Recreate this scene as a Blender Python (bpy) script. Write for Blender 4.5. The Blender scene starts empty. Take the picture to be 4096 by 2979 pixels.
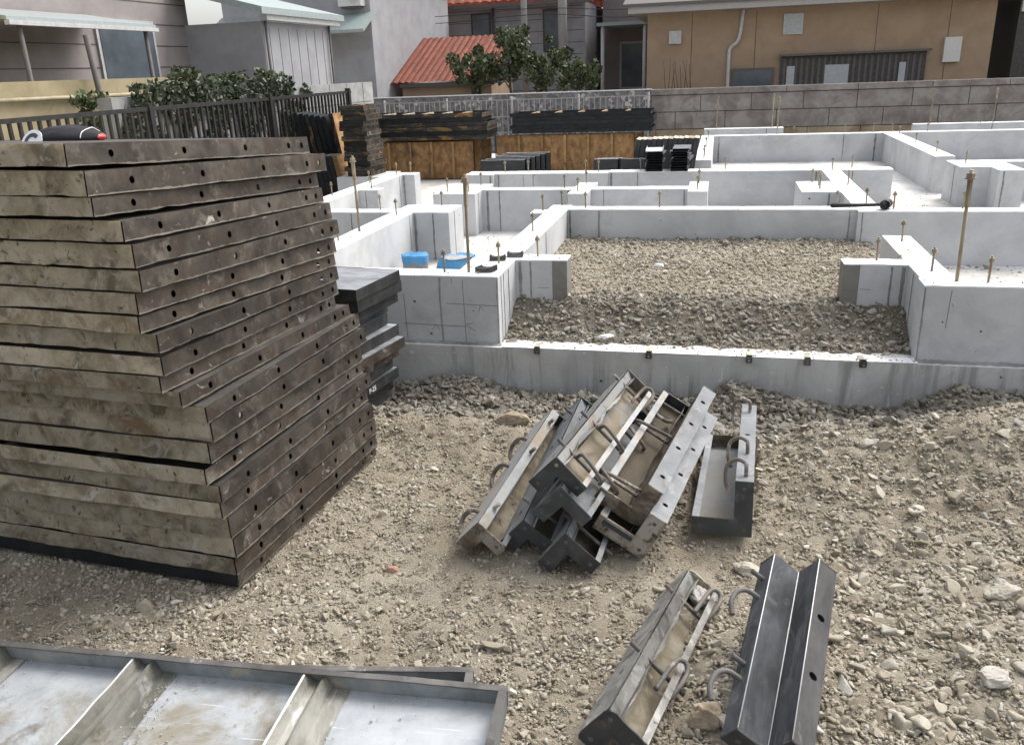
import bpy, bmesh, math, random
import numpy as np
from mathutils import Vector, Matrix, noise as mnoise

random.seed(7)
RNG = np.random.default_rng(11)
S = bpy.context.scene
COL = S.collection
R = math.radians

# ------------------------------------------------------------------ camera, sky, sun, exposure
cam_data = bpy.data.cameras.new('camera')
cam = bpy.data.objects.new('camera', cam_data)
COL.objects.link(cam)
cam_data.sensor_fit = 'HORIZONTAL'
cam_data.sensor_width = 36.0
cam_data.lens = 36.0 * 3350.0 / 4096.0
cam_data.shift_x = 29.0 / 4096.0
cam_data.shift_y = 5.5 / 4096.0
cam_data.clip_start = 0.05
cam_data.clip_end = 500.0
RIGHT = Vector((0.97081932, 0.23682868, -0.03770981))
DOWN = Vector((0.04661692, -0.34061687, -0.9390458))
FWD = Vector((-0.23523757, 0.90988589, -0.34171766))
m = Matrix((RIGHT, -DOWN, -FWD)).transposed().to_4x4()
m.translation = Vector((0, 0, 1.5))
cam.matrix_world = m
S.camera = cam

SUN_EL, SUN_AZ = 52.0, 40.0          # azimuth clockwise from +Y (behind the site, to the right)
world = bpy.data.worlds.new('World')
S.world = world
world.use_nodes = True
nt = world.node_tree
bg = nt.nodes['Background']
sky = nt.nodes.new('ShaderNodeTexSky')
sky.sky_type = 'NISHITA'
sky.sun_disc = False
sky.sun_elevation = R(SUN_EL)
sky.sun_rotation = R(SUN_AZ)
sky.dust_density = 4.0
sky.air_density = 1.0
sky.ozone_density = 0.6
veil = nt.nodes.new('ShaderNodeHueSaturation')      # thin even cloud: the blue is mostly washed out
veil.inputs['Saturation'].default_value = 0.30
nt.links.new(sky.outputs[0], veil.inputs['Color'])
nt.links.new(veil.outputs[0], bg.inputs[0])
bg.inputs[1].default_value = 0.15
sun_d = bpy.data.lights.new('sun', 'SUN')
sun_d.energy = 0.9
sun_d.angle = R(32)
sun_d.color = (1.0, 0.955, 0.89)
sun = bpy.data.objects.new('sun', sun_d)
COL.objects.link(sun)
sd = Vector((math.sin(R(SUN_AZ)) * math.cos(R(SUN_EL)), math.cos(R(SUN_AZ)) * math.cos(R(SUN_EL)), math.sin(R(SUN_EL))))
sun.rotation_euler = sd.to_track_quat('Z', 'Y').to_euler()
S.view_settings.view_transform = 'Standard'
S.view_settings.look = 'None'
S.view_settings.exposure = 1.0
S.view_settings.gamma = 1.0

# ------------------------------------------------------------------ tagging helpers
def tag(o, label=None, cat=None, group=None, kind=None):
    if label: o['label'] = label
    if cat: o['category'] = cat
    if group: o['group'] = group
    if kind: o['kind'] = kind
    return o

def empty(name, mat=None, label=None, cat=None, group=None):
    o = bpy.data.objects.new(name, None)
    o.empty_display_size = 0.05
    COL.objects.link(o)
    if mat is not None: o.matrix_world = mat
    return tag(o, label, cat, group)

def link(name, me, parent=None):
    o = bpy.data.objects.new(name, me)
    COL.objects.link(o)
    if parent is not None: o.parent = parent
    return o

def mobj(name, bm, mats, parent=None, smooth=False):
    me = bpy.data.meshes.new(name)
    bm.normal_update()
    bm.to_mesh(me)
    bm.free()
    if not isinstance(mats, (list, tuple)): mats = [mats]
    for x in mats: me.materials.append(x)
    if smooth:
        me.polygons.foreach_set('use_smooth', [True] * len(me.polygons))
    return link(name, me, parent)

def npmesh(name, V, F, mats, mi=None, smooth=False, tint=None, parent=None):
    """V (n,3), F (m,k) constant arity"""
    me = bpy.data.meshes.new(name)
    n, (k_m, k) = len(V), F.shape
    me.vertices.add(n); me.vertices.foreach_set('co', np.ascontiguousarray(V, dtype=np.float32).ravel())
    me.loops.add(k_m * k); me.loops.foreach_set('vertex_index', np.ascontiguousarray(F, dtype=np.int32).ravel())
    me.polygons.add(k_m)
    me.polygons.foreach_set('loop_start', np.arange(0, k_m * k, k, dtype=np.int32))
    if smooth: me.polygons.foreach_set('use_smooth', np.ones(k_m, dtype=bool))
    for x in (mats if isinstance(mats, (list, tuple)) else [mats]): me.materials.append(x)
    if mi is not None: me.polygons.foreach_set('material_index', np.asarray(mi, dtype=np.int32))
    if tint is not None:
        a = me.attributes.new('tint', 'FLOAT', 'POINT')
        a.data.foreach_set('value', np.asarray(tint, dtype=np.float32))
    me.update(calc_edges=True)
    me.validate()
    return link(name, me, parent)

def dup(o, name=None):
    c = o.copy(); COL.objects.link(c)
    return c

def dup_tree(root):
    r = dup(root)
    for ch in list(root.children):
        c = dup(ch); c.parent = r
        for g in list(ch.children):
            d = dup(g); d.parent = c
    return r

def box(bm, x0, x1, y0, y1, z0, z1, mi=0, top=None, mat=None):
    vs = [bm.verts.new(p) for p in ((x0, y0, z0), (x1, y0, z0), (x1, y1, z0), (x0, y1, z0), (x0, y0, z1), (x1, y0, z1), (x1, y1, z1), (x0, y1, z1))]
    if mat is not None:
        for v in vs: v.co = mat @ v.co
    for idx, f in enumerate(((3, 2, 1, 0), (4, 5, 6, 7), (0, 1, 5, 4), (1, 2, 6, 5), (2, 3, 7, 6), (3, 0, 4, 7))):
        fc = bm.faces.new([vs[i] for i in f]); fc.material_index = mi
        if idx == 1 and top is not None: fc.material_index = top
    return vs

def tube(bm, pts, r, n=10, mi=0, caps=True, taper=None):
    pts = [Vector(p) for p in pts]
    rings = []
    up = None
    for i, p in enumerate(pts):
        d = (pts[min(i + 1, len(pts) - 1)] - pts[max(i - 1, 0)]).normalized()
        if up is None:
            up = d.orthogonal().normalized()
        up = (up - d * up.dot(d)).normalized()
        s = d.cross(up)
        rr = r if taper is None else r * taper[i]
        rings.append([bm.verts.new(p + (up * math.cos(a) + s * math.sin(a)) * rr) for a in [2 * math.pi * k / n for k in range(n)]])
    for a, b in zip(rings, rings[1:]):
        for k in range(n):
            f = bm.faces.new((a[k], a[(k + 1) % n], b[(k + 1) % n], b[k])); f.smooth = True; f.material_index = mi
    if caps:
        bm.faces.new(list(reversed(rings[0]))).material_index = mi
        bm.faces.new(rings[-1]).material_index = mi

def spline(pts, k=6):
    P = [Vector(p) for p in pts]
    out = []
    for i in range(len(P) - 1):
        a, b, c, d = P[max(i - 1, 0)], P[i], P[i + 1], P[min(i + 2, len(P) - 1)]
        for j in range(k):
            t = j / k
            out.append(0.5 * ((2 * b) + (c - a) * t + (2 * a - 5 * b + 4 * c - d) * t * t + (3 * b - a - 3 * c + d) * t ** 3))
    out.append(P[-1])
    return out

# ------------------------------------------------------------------ materials
def new_mat(name):
    mt = bpy.data.materials.new(name); mt.use_nodes = True
    return mt, mt.node_tree, mt.node_tree.nodes['Principled BSDF']

def coords(t, random_offset=True, scale=(1, 1, 1)):
    tc = t.nodes.new('ShaderNodeTexCoord')
    mp = t.nodes.new('ShaderNodeMapping')
    mp.inputs['Scale'].default_value = scale
    t.links.new(tc.outputs['Object'], mp.inputs['Vector'])
    if random_offset:
        oi = t.nodes.new('ShaderNodeObjectInfo')
        mu = t.nodes.new('ShaderNodeMath'); mu.operation = 'MULTIPLY'; mu.inputs[1].default_value = 57.0
        t.links.new(oi.outputs['Random'], mu.inputs[0])
        cx = t.nodes.new('ShaderNodeCombineXYZ')
        for i in range(3): t.links.new(mu.outputs[0], cx.inputs[i])
        t.links.new(cx.outputs[0], mp.inputs['Location'])
    return mp.outputs[0]

def nz(t, vec, scale, detail=5, rough=0.6, dist=0.0):
    n = t.nodes.new('ShaderNodeTexNoise')
    n.inputs['Scale'].default_value = scale; n.inputs['Detail'].default_value = detail
    n.inputs['Roughness'].default_value = rough; n.inputs['Distortion'].default_value = dist
    t.links.new(vec, n.inputs['Vector'])
    return n.outputs['Fac']

def ramp(t, fac, stops):
    r = t.nodes.new('ShaderNodeValToRGB')
    el = r.color_ramp.elements
    while len(el) > 1: el.remove(el[-1])
    el[0].position = stops[0][0]; el[0].color = (*stops[0][1], 1)
    for p, c in stops[1:]:
        e = el.new(p); e.color = (*c, 1)
    t.links.new(fac, r.inputs[0])
    return r.outputs[0]

def step(t, fac, a, b):
    r = t.nodes.new('ShaderNodeMapRange'); r.clamp = True
    r.inputs['From Min'].default_value = a; r.inputs['From Max'].default_value = b
    t.links.new(fac, r.inputs[0])
    return r.outputs[0]

def mix(t, fac, a, b, mode='MIX'):
    mx = t.nodes.new('ShaderNodeMix'); mx.data_type = 'RGBA'; mx.blend_type = mode
    if isinstance(fac, (int, float)): mx.inputs[0].default_value = fac
    else: t.links.new(fac, mx.inputs[0])
    for i, v in ((6, a), (7, b)):
        if isinstance(v, tuple): mx.inputs[i].default_value = (*v, 1)
        else: t.links.new(v, mx.inputs[i])
    return mx.outputs[2]

def bump(t, bs, h, strength=0.3, dist=0.01):
    b = t.nodes.new('ShaderNodeBump'); b.inputs['Strength'].default_value = strength; b.inputs['Distance'].default_value = dist
    t.links.new(h, b.inputs['Height']); t.links.new(b.outputs[0], bs.inputs['Normal'])

def worn(name, base, patches, rough=(0.45, 0.8), metal=0.0, fine=90, bs_=0.25, stretch=(1, 1, 1), vary=0.25, crust=None):
    """base: ramp stops of the main colour; patches: (colour, scale, lo, hi, distortion) laid over one after another"""
    mt, t, b = new_mat(name)
    v = coords(t, True, stretch)
    c = ramp(t, nz(t, v, 9, 6, 0.65, 0.4), base)
    for (col, sc, lo, hi, ds) in patches:
        vv = t.nodes.new('ShaderNodeVectorMath'); vv.operation = 'ADD'; vv.inputs[1].default_value = (sc * 1.7, -sc, sc * .3)
        t.links.new(v, vv.inputs[0])
        c = mix(t, step(t, nz(t, vv.outputs[0], sc, 7, 0.68, ds), lo, hi), c, col)
    if crust:
        tc = t.nodes.new('ShaderNodeTexCoord'); sx = t.nodes.new('ShaderNodeSeparateXYZ'); t.links.new(tc.outputs['Object'], sx.inputs[0])
        ma = t.nodes.new('ShaderNodeMath'); ma.operation = 'MULTIPLY_ADD'; ma.inputs[1].default_value = -.016; t.links.new(nz(t, v, 24, 5, .7), ma.inputs[0]); t.links.new(sx.outputs['Z'], ma.inputs[2])
        c = mix(t, step(t, ma.outputs[0], -.0035, -.0055), c, crust)
    oi = t.nodes.new('ShaderNodeObjectInfo')
    hs = t.nodes.new('ShaderNodeHueSaturation')
    mr = t.nodes.new('ShaderNodeMapRange'); mr.inputs['To Min'].default_value = 1 - vary; mr.inputs['To Max'].default_value = 1 + vary
    t.links.new(oi.outputs['Random'], mr.inputs[0]); t.links.new(mr.outputs[0], hs.inputs['Value'])
    t.links.new(c, hs.inputs['Color']); t.links.new(hs.outputs[0], b.inputs['Base Color'])
    r = t.nodes.new('ShaderNodeMapRange'); r.inputs['To Min'].default_value = rough[0]; r.inputs['To Max'].default_value = rough[1]
    t.links.new(nz(t, v, 14, 5), r.inputs[0]); t.links.new(r.outputs[0], b.inputs['Roughness'])
    b.inputs['Metallic'].default_value = metal
    bump(t, b, nz(t, v, fine, 6, 0.7), bs_, 0.004)
    return mt

M = {}
M['rail_dark'] = worn('rail_dark', [(0.36, (0.064, 0.052, 0.043)), (0.5, (0.118, 0.099, 0.081)), (0.64, (0.19, 0.162, 0.131))],
    [((0.165, 0.10, 0.055), 5, .52, .68, .3), ((0.34, 0.305, 0.255), 9, .56, .70, .5), ((0.075, 0.072, 0.076), 5, .56, .68, .3), ((0.58, 0.55, 0.50), 22, .63, .70, 1.0), ((0.2, 0.1, .045), 40, .68, .74, .5)], (0.4, 0.75), 0.1, 120, .3, crust=(0.36, 0.32, 0.265))
M['rail_caked'] = worn('rail_caked', [(0.36, (0.31, 0.258, 0.176)), (0.5, (0.475, 0.413, 0.302)), (0.62, (0.585, 0.522, 0.40))],
    [((0.215, 0.18, 0.125), 7, .52, .64, .8), ((0.58, 0.555, 0.485), 13, .56, .67, 1.2), ((0.11, 0.09, 0.062), 34, .60, .66, .7), ((0.27, 0.185, 0.105), 5, .58, .68, .6)], (0.75, 0.95), 0, 70, .6, (1, 1, 1.0))
M['rim'] = worn('rim', [(0.3, (0.16, 0.12, 0.085)), (0.6, (0.33, 0.29, 0.24))], [((0.55, 0.52, 0.48), 20, .6, .7, .5)], (0.6, 0.9), 0, 80, .3)
M['sheet_dark'] = worn('sheet_dark', [(0.3, (0.03, 0.028, 0.027)), (0.7, (0.08, 0.07, 0.06))], [((0.18, 0.11, 0.05), 8, .6, .75, .5)], (0.6, 0.9), 0.1)
M['black_steel'] = worn('black_steel', [(0.3, (0.021, 0.023, 0.026)), (0.7, (0.05, 0.052, 0.056))],
    [((0.10, 0.10, 0.105), 9, .62, .75, 1), ((0.3, 0.3, 0.3), 30, .71, .78, 1)], (0.35, 0.65), 0.2, 120, .15)
M['black_yellow'] = worn('black_yellow', [(0.36, (0.022, 0.021, 0.02)), (0.64, (0.085, 0.078, 0.07))],
    [((0.32, 0.19, 0.065), 4.5, .565, .59, 1.2), ((0.22, 0.21, 0.20), 14, .57, .68, 1)], (0.5, 0.8), 0.0, 100, .3, (0.6, 1, 2.2))
M['yellow_sheet'] = worn('yellow_sheet', [(0.34, (0.17, 0.088, 0.034)), (0.5, (0.32, 0.172, 0.062)), (0.66, (0.42, 0.25, 0.105))],
    [((0.12, 0.07, 0.04), 3, .54, .68, .1), ((0.06, 0.04, 0.03), 30, .62, .67, .1), ((0.50, 0.40, 0.27), 5, .62, .78, .1)], (0.55, 0.85), 0, 80, .3, (1.6, 1, .8))
M['yellow_rib'] = worn('yellow_rib', [(0.25, (0.18, 0.10, 0.045)), (0.6, (0.38, 0.23, 0.10)), (0.75, (0.46, 0.29, 0.14))],
    [((0.06, 0.035, 0.024), 10, .56, .66, .8)], (0.55, 0.85), 0, 80, .3, (2, 1, .6))
M['blue_grey'] = worn('blue_grey', [(0.36, (0.095, 0.102, 0.11)), (0.5, (0.155, 0.165, 0.178)), (0.64, (0.23, 0.245, 0.262))],
    [((0.34, 0.345, 0.345), 7, .54, .68, 1.0), ((0.07, 0.07, 0.075), 12, .58, .70, .5), ((0.33, 0.31, 0.25), 4, .62, .75, 1.4)], (0.3, 0.6), 0.3, 120, .15, (1.6, 1.6, .7))
M['galv'] = worn('galv', [(0.3, (0.36, 0.375, 0.39)), (0.55, (0.47, 0.485, 0.505)), (0.75, (0.54, 0.555, 0.575))],
    [((0.34, 0.285, 0.23), 5, .54, .68, .8), ((0.62, 0.63, 0.64), 15, .58, .67, 1.0), ((0.2, 0.19, 0.18), 38, .69, .75, .4)], (0.45, 0.75), 0.08, 110, .15)
M['zinc_white'] = worn('zinc_white', [(0.3, (0.46, 0.47, 0.475)), (0.5, (0.57, 0.58, 0.585)), (0.7, (0.60, 0.555, 0.47))],
    [((0.52, 0.44, 0.33), 4.5, .52, .64, .6), ((0.30, 0.25, 0.18), 14, .64, .75, .6), ((0.17, 0.12, .08), 45, .70, .75, .4)], (0.45, 0.75), 0.1, 100, .2)
M['cream_tray'] = worn('cream_tray', [(0.3, (0.31, 0.25, 0.17)), (0.55, (0.42, 0.355, 0.26)), (0.75, (0.47, 0.45, 0.41))],
    [((0.22, 0.17, 0.115), 8, .60, .72, .8), ((0.5, 0.51, 0.51), 5, .57, .68, .6)], (0.6, 0.85), 0, 80, .25)
M['brown_tray'] = worn('brown_tray', [(0.3, (0.145, 0.118, 0.082)), (0.6, (0.215, 0.178, 0.13)), (0.8, (0.26, 0.225, 0.17))],
    [((0.11, 0.085, 0.06), 12, .64, .75, .6)], (0.65, 0.9), 0, 80, .25)
M['caked_tray'] = worn('caked_tray', [(0.36, (0.24, 0.20, 0.14)), (0.5, (0.34, 0.30, 0.225)), (0.64, (0.43, 0.40, 0.33))],
    [((0.15, 0.12, 0.085), 9, .56, .68, .8), ((0.55, 0.53, 0.48), 14, .60, .68, .8), ((0.09, 0.075, 0.055), 40, .64, .70, .5)], (0.7, 0.95), 0, 70, .5)
M['caked_fin'] = worn('caked_fin', [(0.36, (0.25, 0.245, 0.225)), (0.5, (0.38, 0.37, 0.345)), (0.64, (0.50, 0.49, 0.46))],
    [((0.62, 0.61, 0.58), 8, .54, .62, .8), ((0.15, 0.14, 0.125), 12, .58, .68, .8), ((0.10, 0.09, 0.075), 38, .62, .68, .5)], (0.6, 0.95), 0, 70, .6)
M['cake_end'] = worn('cake_end', [(0.38, (0.085, 0.066, 0.042)), (0.5, (0.18, 0.148, 0.105)), (0.62, (0.34, 0.31, 0.265))],
    [((0.07, 0.058, 0.042), 24, .56, .64, .8), ((0.5, 0.48, 0.44), 16, .66, .72, .6), ((0.2, 0.09, 0.04), 20, .70, .76, .6)], (0.8, 0.98), 0, 60, .7)
M['end_black'] = worn('end_black', [(0.36, (0.027, 0.030, 0.032)), (0.64, (0.052, 0.056, 0.06))], [((0.10, 0.098, 0.095), 8, .55, .72, 1), ((0.16, 0.13, 0.10), 5, .62, .76, 1), ((0.3, 0.28, 0.25), 30, .68, .74, .6)], (0.4, 0.62), 0.15, 130, .12)
M['blue_brown'] = worn('blue_brown', [(0.36, (0.10, 0.096, 0.098)), (0.5, (0.145, 0.138, 0.138)), (0.64, (0.20, 0.19, 0.188))],
    [((0.40, 0.40, 0.39), 9, .62, .72, 1.0), ((0.15, 0.10, 0.075), 4, .60, .75, .6)], (0.3, 0.6), 0.25, 120, .15, (1.6, 1.6, .7))
M['dark_edge'] = worn('dark_edge', [(0.36, (0.05, 0.051, 0.053)), (0.5, (0.085, 0.086, 0.088)), (0.64, (0.13, 0.13, 0.13))],
    [((0.16, 0.13, 0.105), 6, .58, .7, .8), ((0.26, 0.26, 0.255), 14, .64, .72, .8)], (0.45, 0.75), 0.1, 110, .2)
M['smooth_sheet'] = worn('smooth_sheet', [(0.36, (0.20, 0.21, 0.222)), (0.5, (0.29, 0.302, 0.318)), (0.64, (0.40, 0.415, 0.435))],
    [((0.13, 0.135, 0.145), 5, .56, .68, .8), ((0.48, 0.48, 0.47), 6, .6, .74, 1.0)], (0.3, 0.5), 0.2, 110, .1, (.8, 2, 1))
M['pin'] = worn('pin', [(0.3, (0.075, 0.07, 0.066)), (0.6, (0.155, 0.146, 0.137))], [((0.17, 0.13, 0.095), 14, .55, .66, .5), ((0.4, 0.37, 0.33), 20, .63, .72, .5)], (0.5, 0.85), 0.3, 140, .4)
M['pin_rust'] = worn('pin_rust', [(0.3, (0.095, 0.075, 0.06)), (0.6, (0.165, 0.135, 0.11))], [((0.38, 0.35, 0.31), 16, .52, .62, .5)], (0.7, 0.95), 0.0, 140, .5)
M['open_tray'] = worn('open_tray', [(0.3, (0.33, 0.355, 0.372)), (0.5, (0.45, 0.475, 0.495)), (0.75, (0.54, 0.565, 0.585))],
    [((0.30, 0.275, 0.22), 3.2, .52, .64, .6), ((0.17, 0.15, 0.12), 6, .58, .70, 1.0), ((0.10, 0.09, 0.08), 34, .68, .73, .6), ((0.6, 0.62, 0.63), 12, .66, .75, .6)], (0.35, 0.7), 0.15, 90, .2)
M['open_rail'] = worn('open_rail', [(0.36, (0.15, 0.163, 0.163)), (0.64, (0.26, 0.28, 0.28))],
    [((0.34, 0.30, 0.22), 5, .56, .68, .8), ((0.09, 0.085, 0.075), 18, .63, .71, .8), ((0.46, 0.47, 0.47), 16, .66, .74, .8)], (0.4, 0.75), 0.25, 100, .2)
M['open_rib'] = worn('open_rib', [(0.38, (0.135, 0.13, 0.105)), (0.62, (0.29, 0.285, 0.255))],
    [((0.14, 0.125, 0.085), 8, .54, .64, 1.0), ((0.47, 0.48, 0.47), 7, .58, .68, .8), ((0.07, 0.06, 0.045), 28, .66, .72, .6)], (0.45, 0.8), 0.15, 100, .3, (2, .6, 1))
M['open_edge'] = worn('open_edge', [(0.36, (0.07, 0.066, 0.062)), (0.64, (0.15, 0.142, 0.134))], [((0.34, 0.33, 0.31), 16, .60, .70, .8)], (0.5, 0.8), 0.3)
M['zinc_bolt'] = worn('zinc_bolt', [(0.3, (0.20, 0.165, 0.105)), (0.6, (0.34, 0.29, 0.20))], [((0.22, 0.12, 0.075), 9, .55, .65, .3), ((0.55, 0.53, 0.48), 30, .64, .72, .3)], (0.35, 0.6), 0.5, 200, .3)
_t = M['zinc_bolt'].node_tree; _b = _t.nodes['Principled BSDF']
_w = _t.nodes.new('ShaderNodeTexWave'); _w.bands_direction = 'Z'; _w.inputs['Scale'].default_value = 120
_tc = _t.nodes.new('ShaderNodeTexCoord'); _t.links.new(_tc.outputs['Object'], _w.inputs['Vector']); bump(_t, _b, _w.outputs['Fac'], .6, .002)
M['iron'] = worn('iron', [(0.3, (0.045, 0.043, 0.042)), (0.6, (0.10, 0.096, 0.092))], [((0.2, 0.19, 0.18), 40, .6, .7, .3)], (0.5, 0.8), 0.3)

def concrete(name, c0, c1, c2, holes=True, stain=(0.2, 0.2, 0.19), bsx=.25, streak=False, stain_lo=.53):
    mt, t, b = new_mat(name)
    v = coords(t, False)
    c = ramp(t, nz(t, v, 2.6, 8, 0.62, 0.3), [(0.36, c0), (0.5, c1), (0.62, c2)])
    c = mix(t, step(t, nz(t, v, 1.9, 9, .7, .8), stain_lo, .72), c, stain)
    c = mix(t, step(t, nz(t, v, 60, 4, .6), .35, .75), c, mix(t, .85, tuple(x * .8 for x in c1), c))
    if streak:
        sv = coords(t, False, (5.5, 5.5, .55))
        lim = t.nodes.new('ShaderNodeMath'); lim.operation = 'MULTIPLY'
        t.links.new(step(t, nz(t, sv, 2.4, 7, .7, .4), .50, .60), lim.inputs[0])
        t.links.new(step(t, nz(t, v, 1.1, 3), .42, .52), lim.inputs[1])
        c = mix(t, lim.outputs[0], c, tuple(x * .62 for x in c1))
        c = mix(t, step(t, nz(t, sv, 4.3, 6, .7, .6), .66, .75), c, tuple(min(1, x * 1.35) for x in c2))
        c = mix(t, step(t, nz(t, v, 28, 3, .6, .4), .67, .70), c, (0.62, 0.62, 0.6))
    if holes:
        vo = t.nodes.new('ShaderNodeTexVoronoi'); vo.inputs['Scale'].default_value = 12.0
        vo.inputs['Randomness'].default_value = 1.0
        nv = t.nodes.new('ShaderNodeTexNoise'); nv.inputs['Scale'].default_value = 14
        t.links.new(v, nv.inputs['Vector'])
        av = t.nodes.new('ShaderNodeVectorMath'); av.operation = 'MULTIPLY_ADD'; av.inputs[1].default_value = (.05, .05, .05)
        t.links.new(nv.outputs['Color'], av.inputs[0]); t.links.new(v, av.inputs[2])
        t.links.new(av.outputs[0], vo.inputs['Vector'])
        lt = t.nodes.new('ShaderNodeMath'); lt.operation = 'LESS_THAN'
        sx = t.nodes.new('ShaderNodeSeparateColor'); t.links.new(vo.outputs['Color'], sx.inputs[0])
        md = t.nodes.new('ShaderNodeMath'); md.operation = 'MULTIPLY'; md.inputs[1].default_value = .165
        t.links.new(sx.outputs[0], md.inputs[0]); t.links.new(vo.outputs['Distance'], lt.inputs[0])
        sb = t.nodes.new('ShaderNodeMath'); sb.operation = 'SUBTRACT'; sb.inputs[1].default_value = .062
        t.links.new(md.outputs[0], sb.inputs[0]); t.links.new(sb.outputs[0], lt.inputs[1])
        c = mix(t, lt.outputs[0], c, (0.09, 0.09, 0.09))
    t.links.new(c, b.inputs['Base Color'])
    b.inputs['Roughness'].default_value = .88
    bump(t, b, nz(t, v, 45, 7, .65), bsx, .006)
    return mt

M['concrete'] = concrete('concrete', (0.42, 0.428, 0.438), (0.49, 0.497, 0.506), (0.545, 0.55, 0.555), stain=(0.385, 0.388, 0.39))
M['footing'] = concrete('footing', (0.38, 0.38, 0.37), (0.475, 0.475, 0.462), (0.54, 0.538, 0.525), stain=(0.36, 0.355, 0.335), streak=True)
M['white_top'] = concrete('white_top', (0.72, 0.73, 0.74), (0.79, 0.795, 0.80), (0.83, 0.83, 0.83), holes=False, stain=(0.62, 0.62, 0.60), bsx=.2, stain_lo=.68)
M['slab_top'] = concrete('slab_top', (0.46, 0.44, 0.40), (0.62, 0.605, 0.57), (0.74, 0.735, 0.715), holes=False, stain=(0.40, 0.37, 0.32), bsx=.35, stain_lo=.55)
M['fresh'] = concrete('fresh', (0.165, 0.16, 0.14), (0.205, 0.198, 0.175), (0.24, 0.235, 0.21), holes=False, stain=(0.28, 0.275, 0.255))
M['seam'] = concrete('seam', (0.13, 0.13, 0.128), (0.22, 0.22, 0.215), (0.36, 0.36, 0.35), holes=False, bsx=1.0)
M['mark'], _t, _b = new_mat('mark'); _b.inputs['Base Color'].default_value = (0.13, 0.10, 0.10, 1)
M['block'] = concrete('block', (0.155, 0.14, 0.13), (0.225, 0.205, 0.19), (0.30, 0.285, 0.27), holes=False, stain=(0.36, 0.345, 0.33), bsx=.5)
M['split_block'] = concrete('split_block', (0.19, 0.145, 0.095), (0.30, 0.24, 0.165), (0.38, 0.32, 0.24), holes=False, stain=(0.14, 0.115, 0.085), bsx=1.2)
M['joint'], _t, _b = new_mat('joint'); _b.inputs['Base Color'].default_value = (0.075, 0.065, 0.055, 1)
M['stucco'] = concrete('stucco', (0.31, 0.225, 0.15), (0.345, 0.25, 0.17), (0.37, 0.275, 0.185), holes=False, stain=(0.31, 0.23, 0.155), bsx=.3)
M['grey_siding'] = concrete('grey_siding', (0.30, 0.30, 0.315), (0.34, 0.342, 0.36), (0.36, 0.365, 0.38), holes=False, stain=(0.30, 0.30, 0.31), bsx=.1)
M['pink_siding'] = concrete('pink_siding', (0.27, 0.24, 0.235), (0.30, 0.27, 0.265), (0.33, 0.295, 0.29), holes=False, stain=(0.27, 0.24, 0.235), bsx=.1)
M['tan_fence'] = concrete('tan_fence', (0.27, 0.225, 0.13), (0.34, 0.285, 0.17), (0.39, 0.33, 0.205), holes=False, stain=(0.24, 0.2, 0.12), bsx=.3)
M['pale_yellow'] = concrete('pale_yellow', (0.62, 0.55, 0.29), (0.66, 0.59, 0.32), (0.70, 0.63, 0.36), holes=False, stain=(0.58, 0.52, 0.29), bsx=.1)
M['garden_wall'] = concrete('garden_wall', (0.22, 0.22, 0.215), (0.30, 0.30, 0.295), (0.36, 0.36, 0.35), holes=False, stain=(0.15, 0.15, 0.135), bsx=.4)

def aggregate():
    mt, t, b = new_mat('aggregate')
    v = coords(t, False)
    vo = t.nodes.new('ShaderNodeTexVoronoi'); vo.inputs['Scale'].default_value = 17
    t.links.new(v, vo.inputs['Vector'])
    sc = t.nodes.new('ShaderNodeSeparateColor'); t.links.new(vo.outputs['Color'], sc.inputs[0])
    c = ramp(t, sc.outputs[0], [(0.0, (0.12, 0.12, 0.125)), (0.7, (0.21, 0.21, 0.22)), (.9, (0.27, 0.27, 0.275)), (1.0, (0.55, 0.55, 0.54))])
    t.links.new(c, b.inputs['Base Color']); b.inputs['Roughness'].default_value = .9
    bump(t, b, vo.outputs['Distance'], .5, .02)
    return mt
M['aggregate'] = aggregate()

def simple(name, c, rough=.6, metal=0, var=.15, sc=20):
    mt, t, b = new_mat(name)
    v = coords(t, False)
    lo = tuple(max(0, x * (1 - var)) for x in c); hi = tuple(min(1, x * (1 + var)) for x in c)
    t.links.new(ramp(t, nz(t, v, sc, 6), [(0.3, lo), (0.7, hi)]), b.inputs['Base Color'])
    b.inputs['Roughness'].default_value = rough; b.inputs['Metallic'].default_value = metal
    return mt
M['picket'] = simple('picket', (0.022, 0.020, 0.019), .5, .2, .5)
M['brown_picket'] = simple('brown_picket', (0.05, 0.037, 0.028), .6, 0, .4)
M['black_cloth'] = simple('black_cloth', (0.012, 0.012, 0.016), .85, 0, .3, 60)
M['white_vinyl'] = simple('white_vinyl', (0.82, 0.82, 0.83), .35, 0, .03)
M['grey_hole'] = simple('grey_hole', (0.085, 0.085, 0.085), .7)
M['charcoal'] = simple('charcoal', (0.05, 0.05, 0.055), .5)
M['red_vinyl'] = simple('red_vinyl', (0.62, 0.04, 0.05), .4, 0, .1)
M['grey_cap'] = simple('grey_cap', (0.12, 0.12, 0.13), .6)
M['rubber'] = simple('rubber', (0.02, 0.02, 0.022), .65, 0, .4, 40)
M['mallet_face'] = simple('mallet_face', (0.42, 0.38, 0.30), .8, 0, .3, 30)
M['tarp'] = simple('tarp', (0.06, 0.26, 0.50), .45, 0, .2, 12)
M['bucket'] = worn('bucket', [(0.3, (0.14, 0.145, 0.155)), (0.7, (0.23, 0.235, 0.25))], [((0.36, 0.34, 0.30), 9, .58, .68, .6)], (.5, .8))
M['mortar'] = simple('mortar', (0.36, 0.35, 0.33), .95, 0, .35, 40)
M['wood'] = simple('wood', (0.42, 0.30, 0.16), .8, 0, .3, 14)
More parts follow.
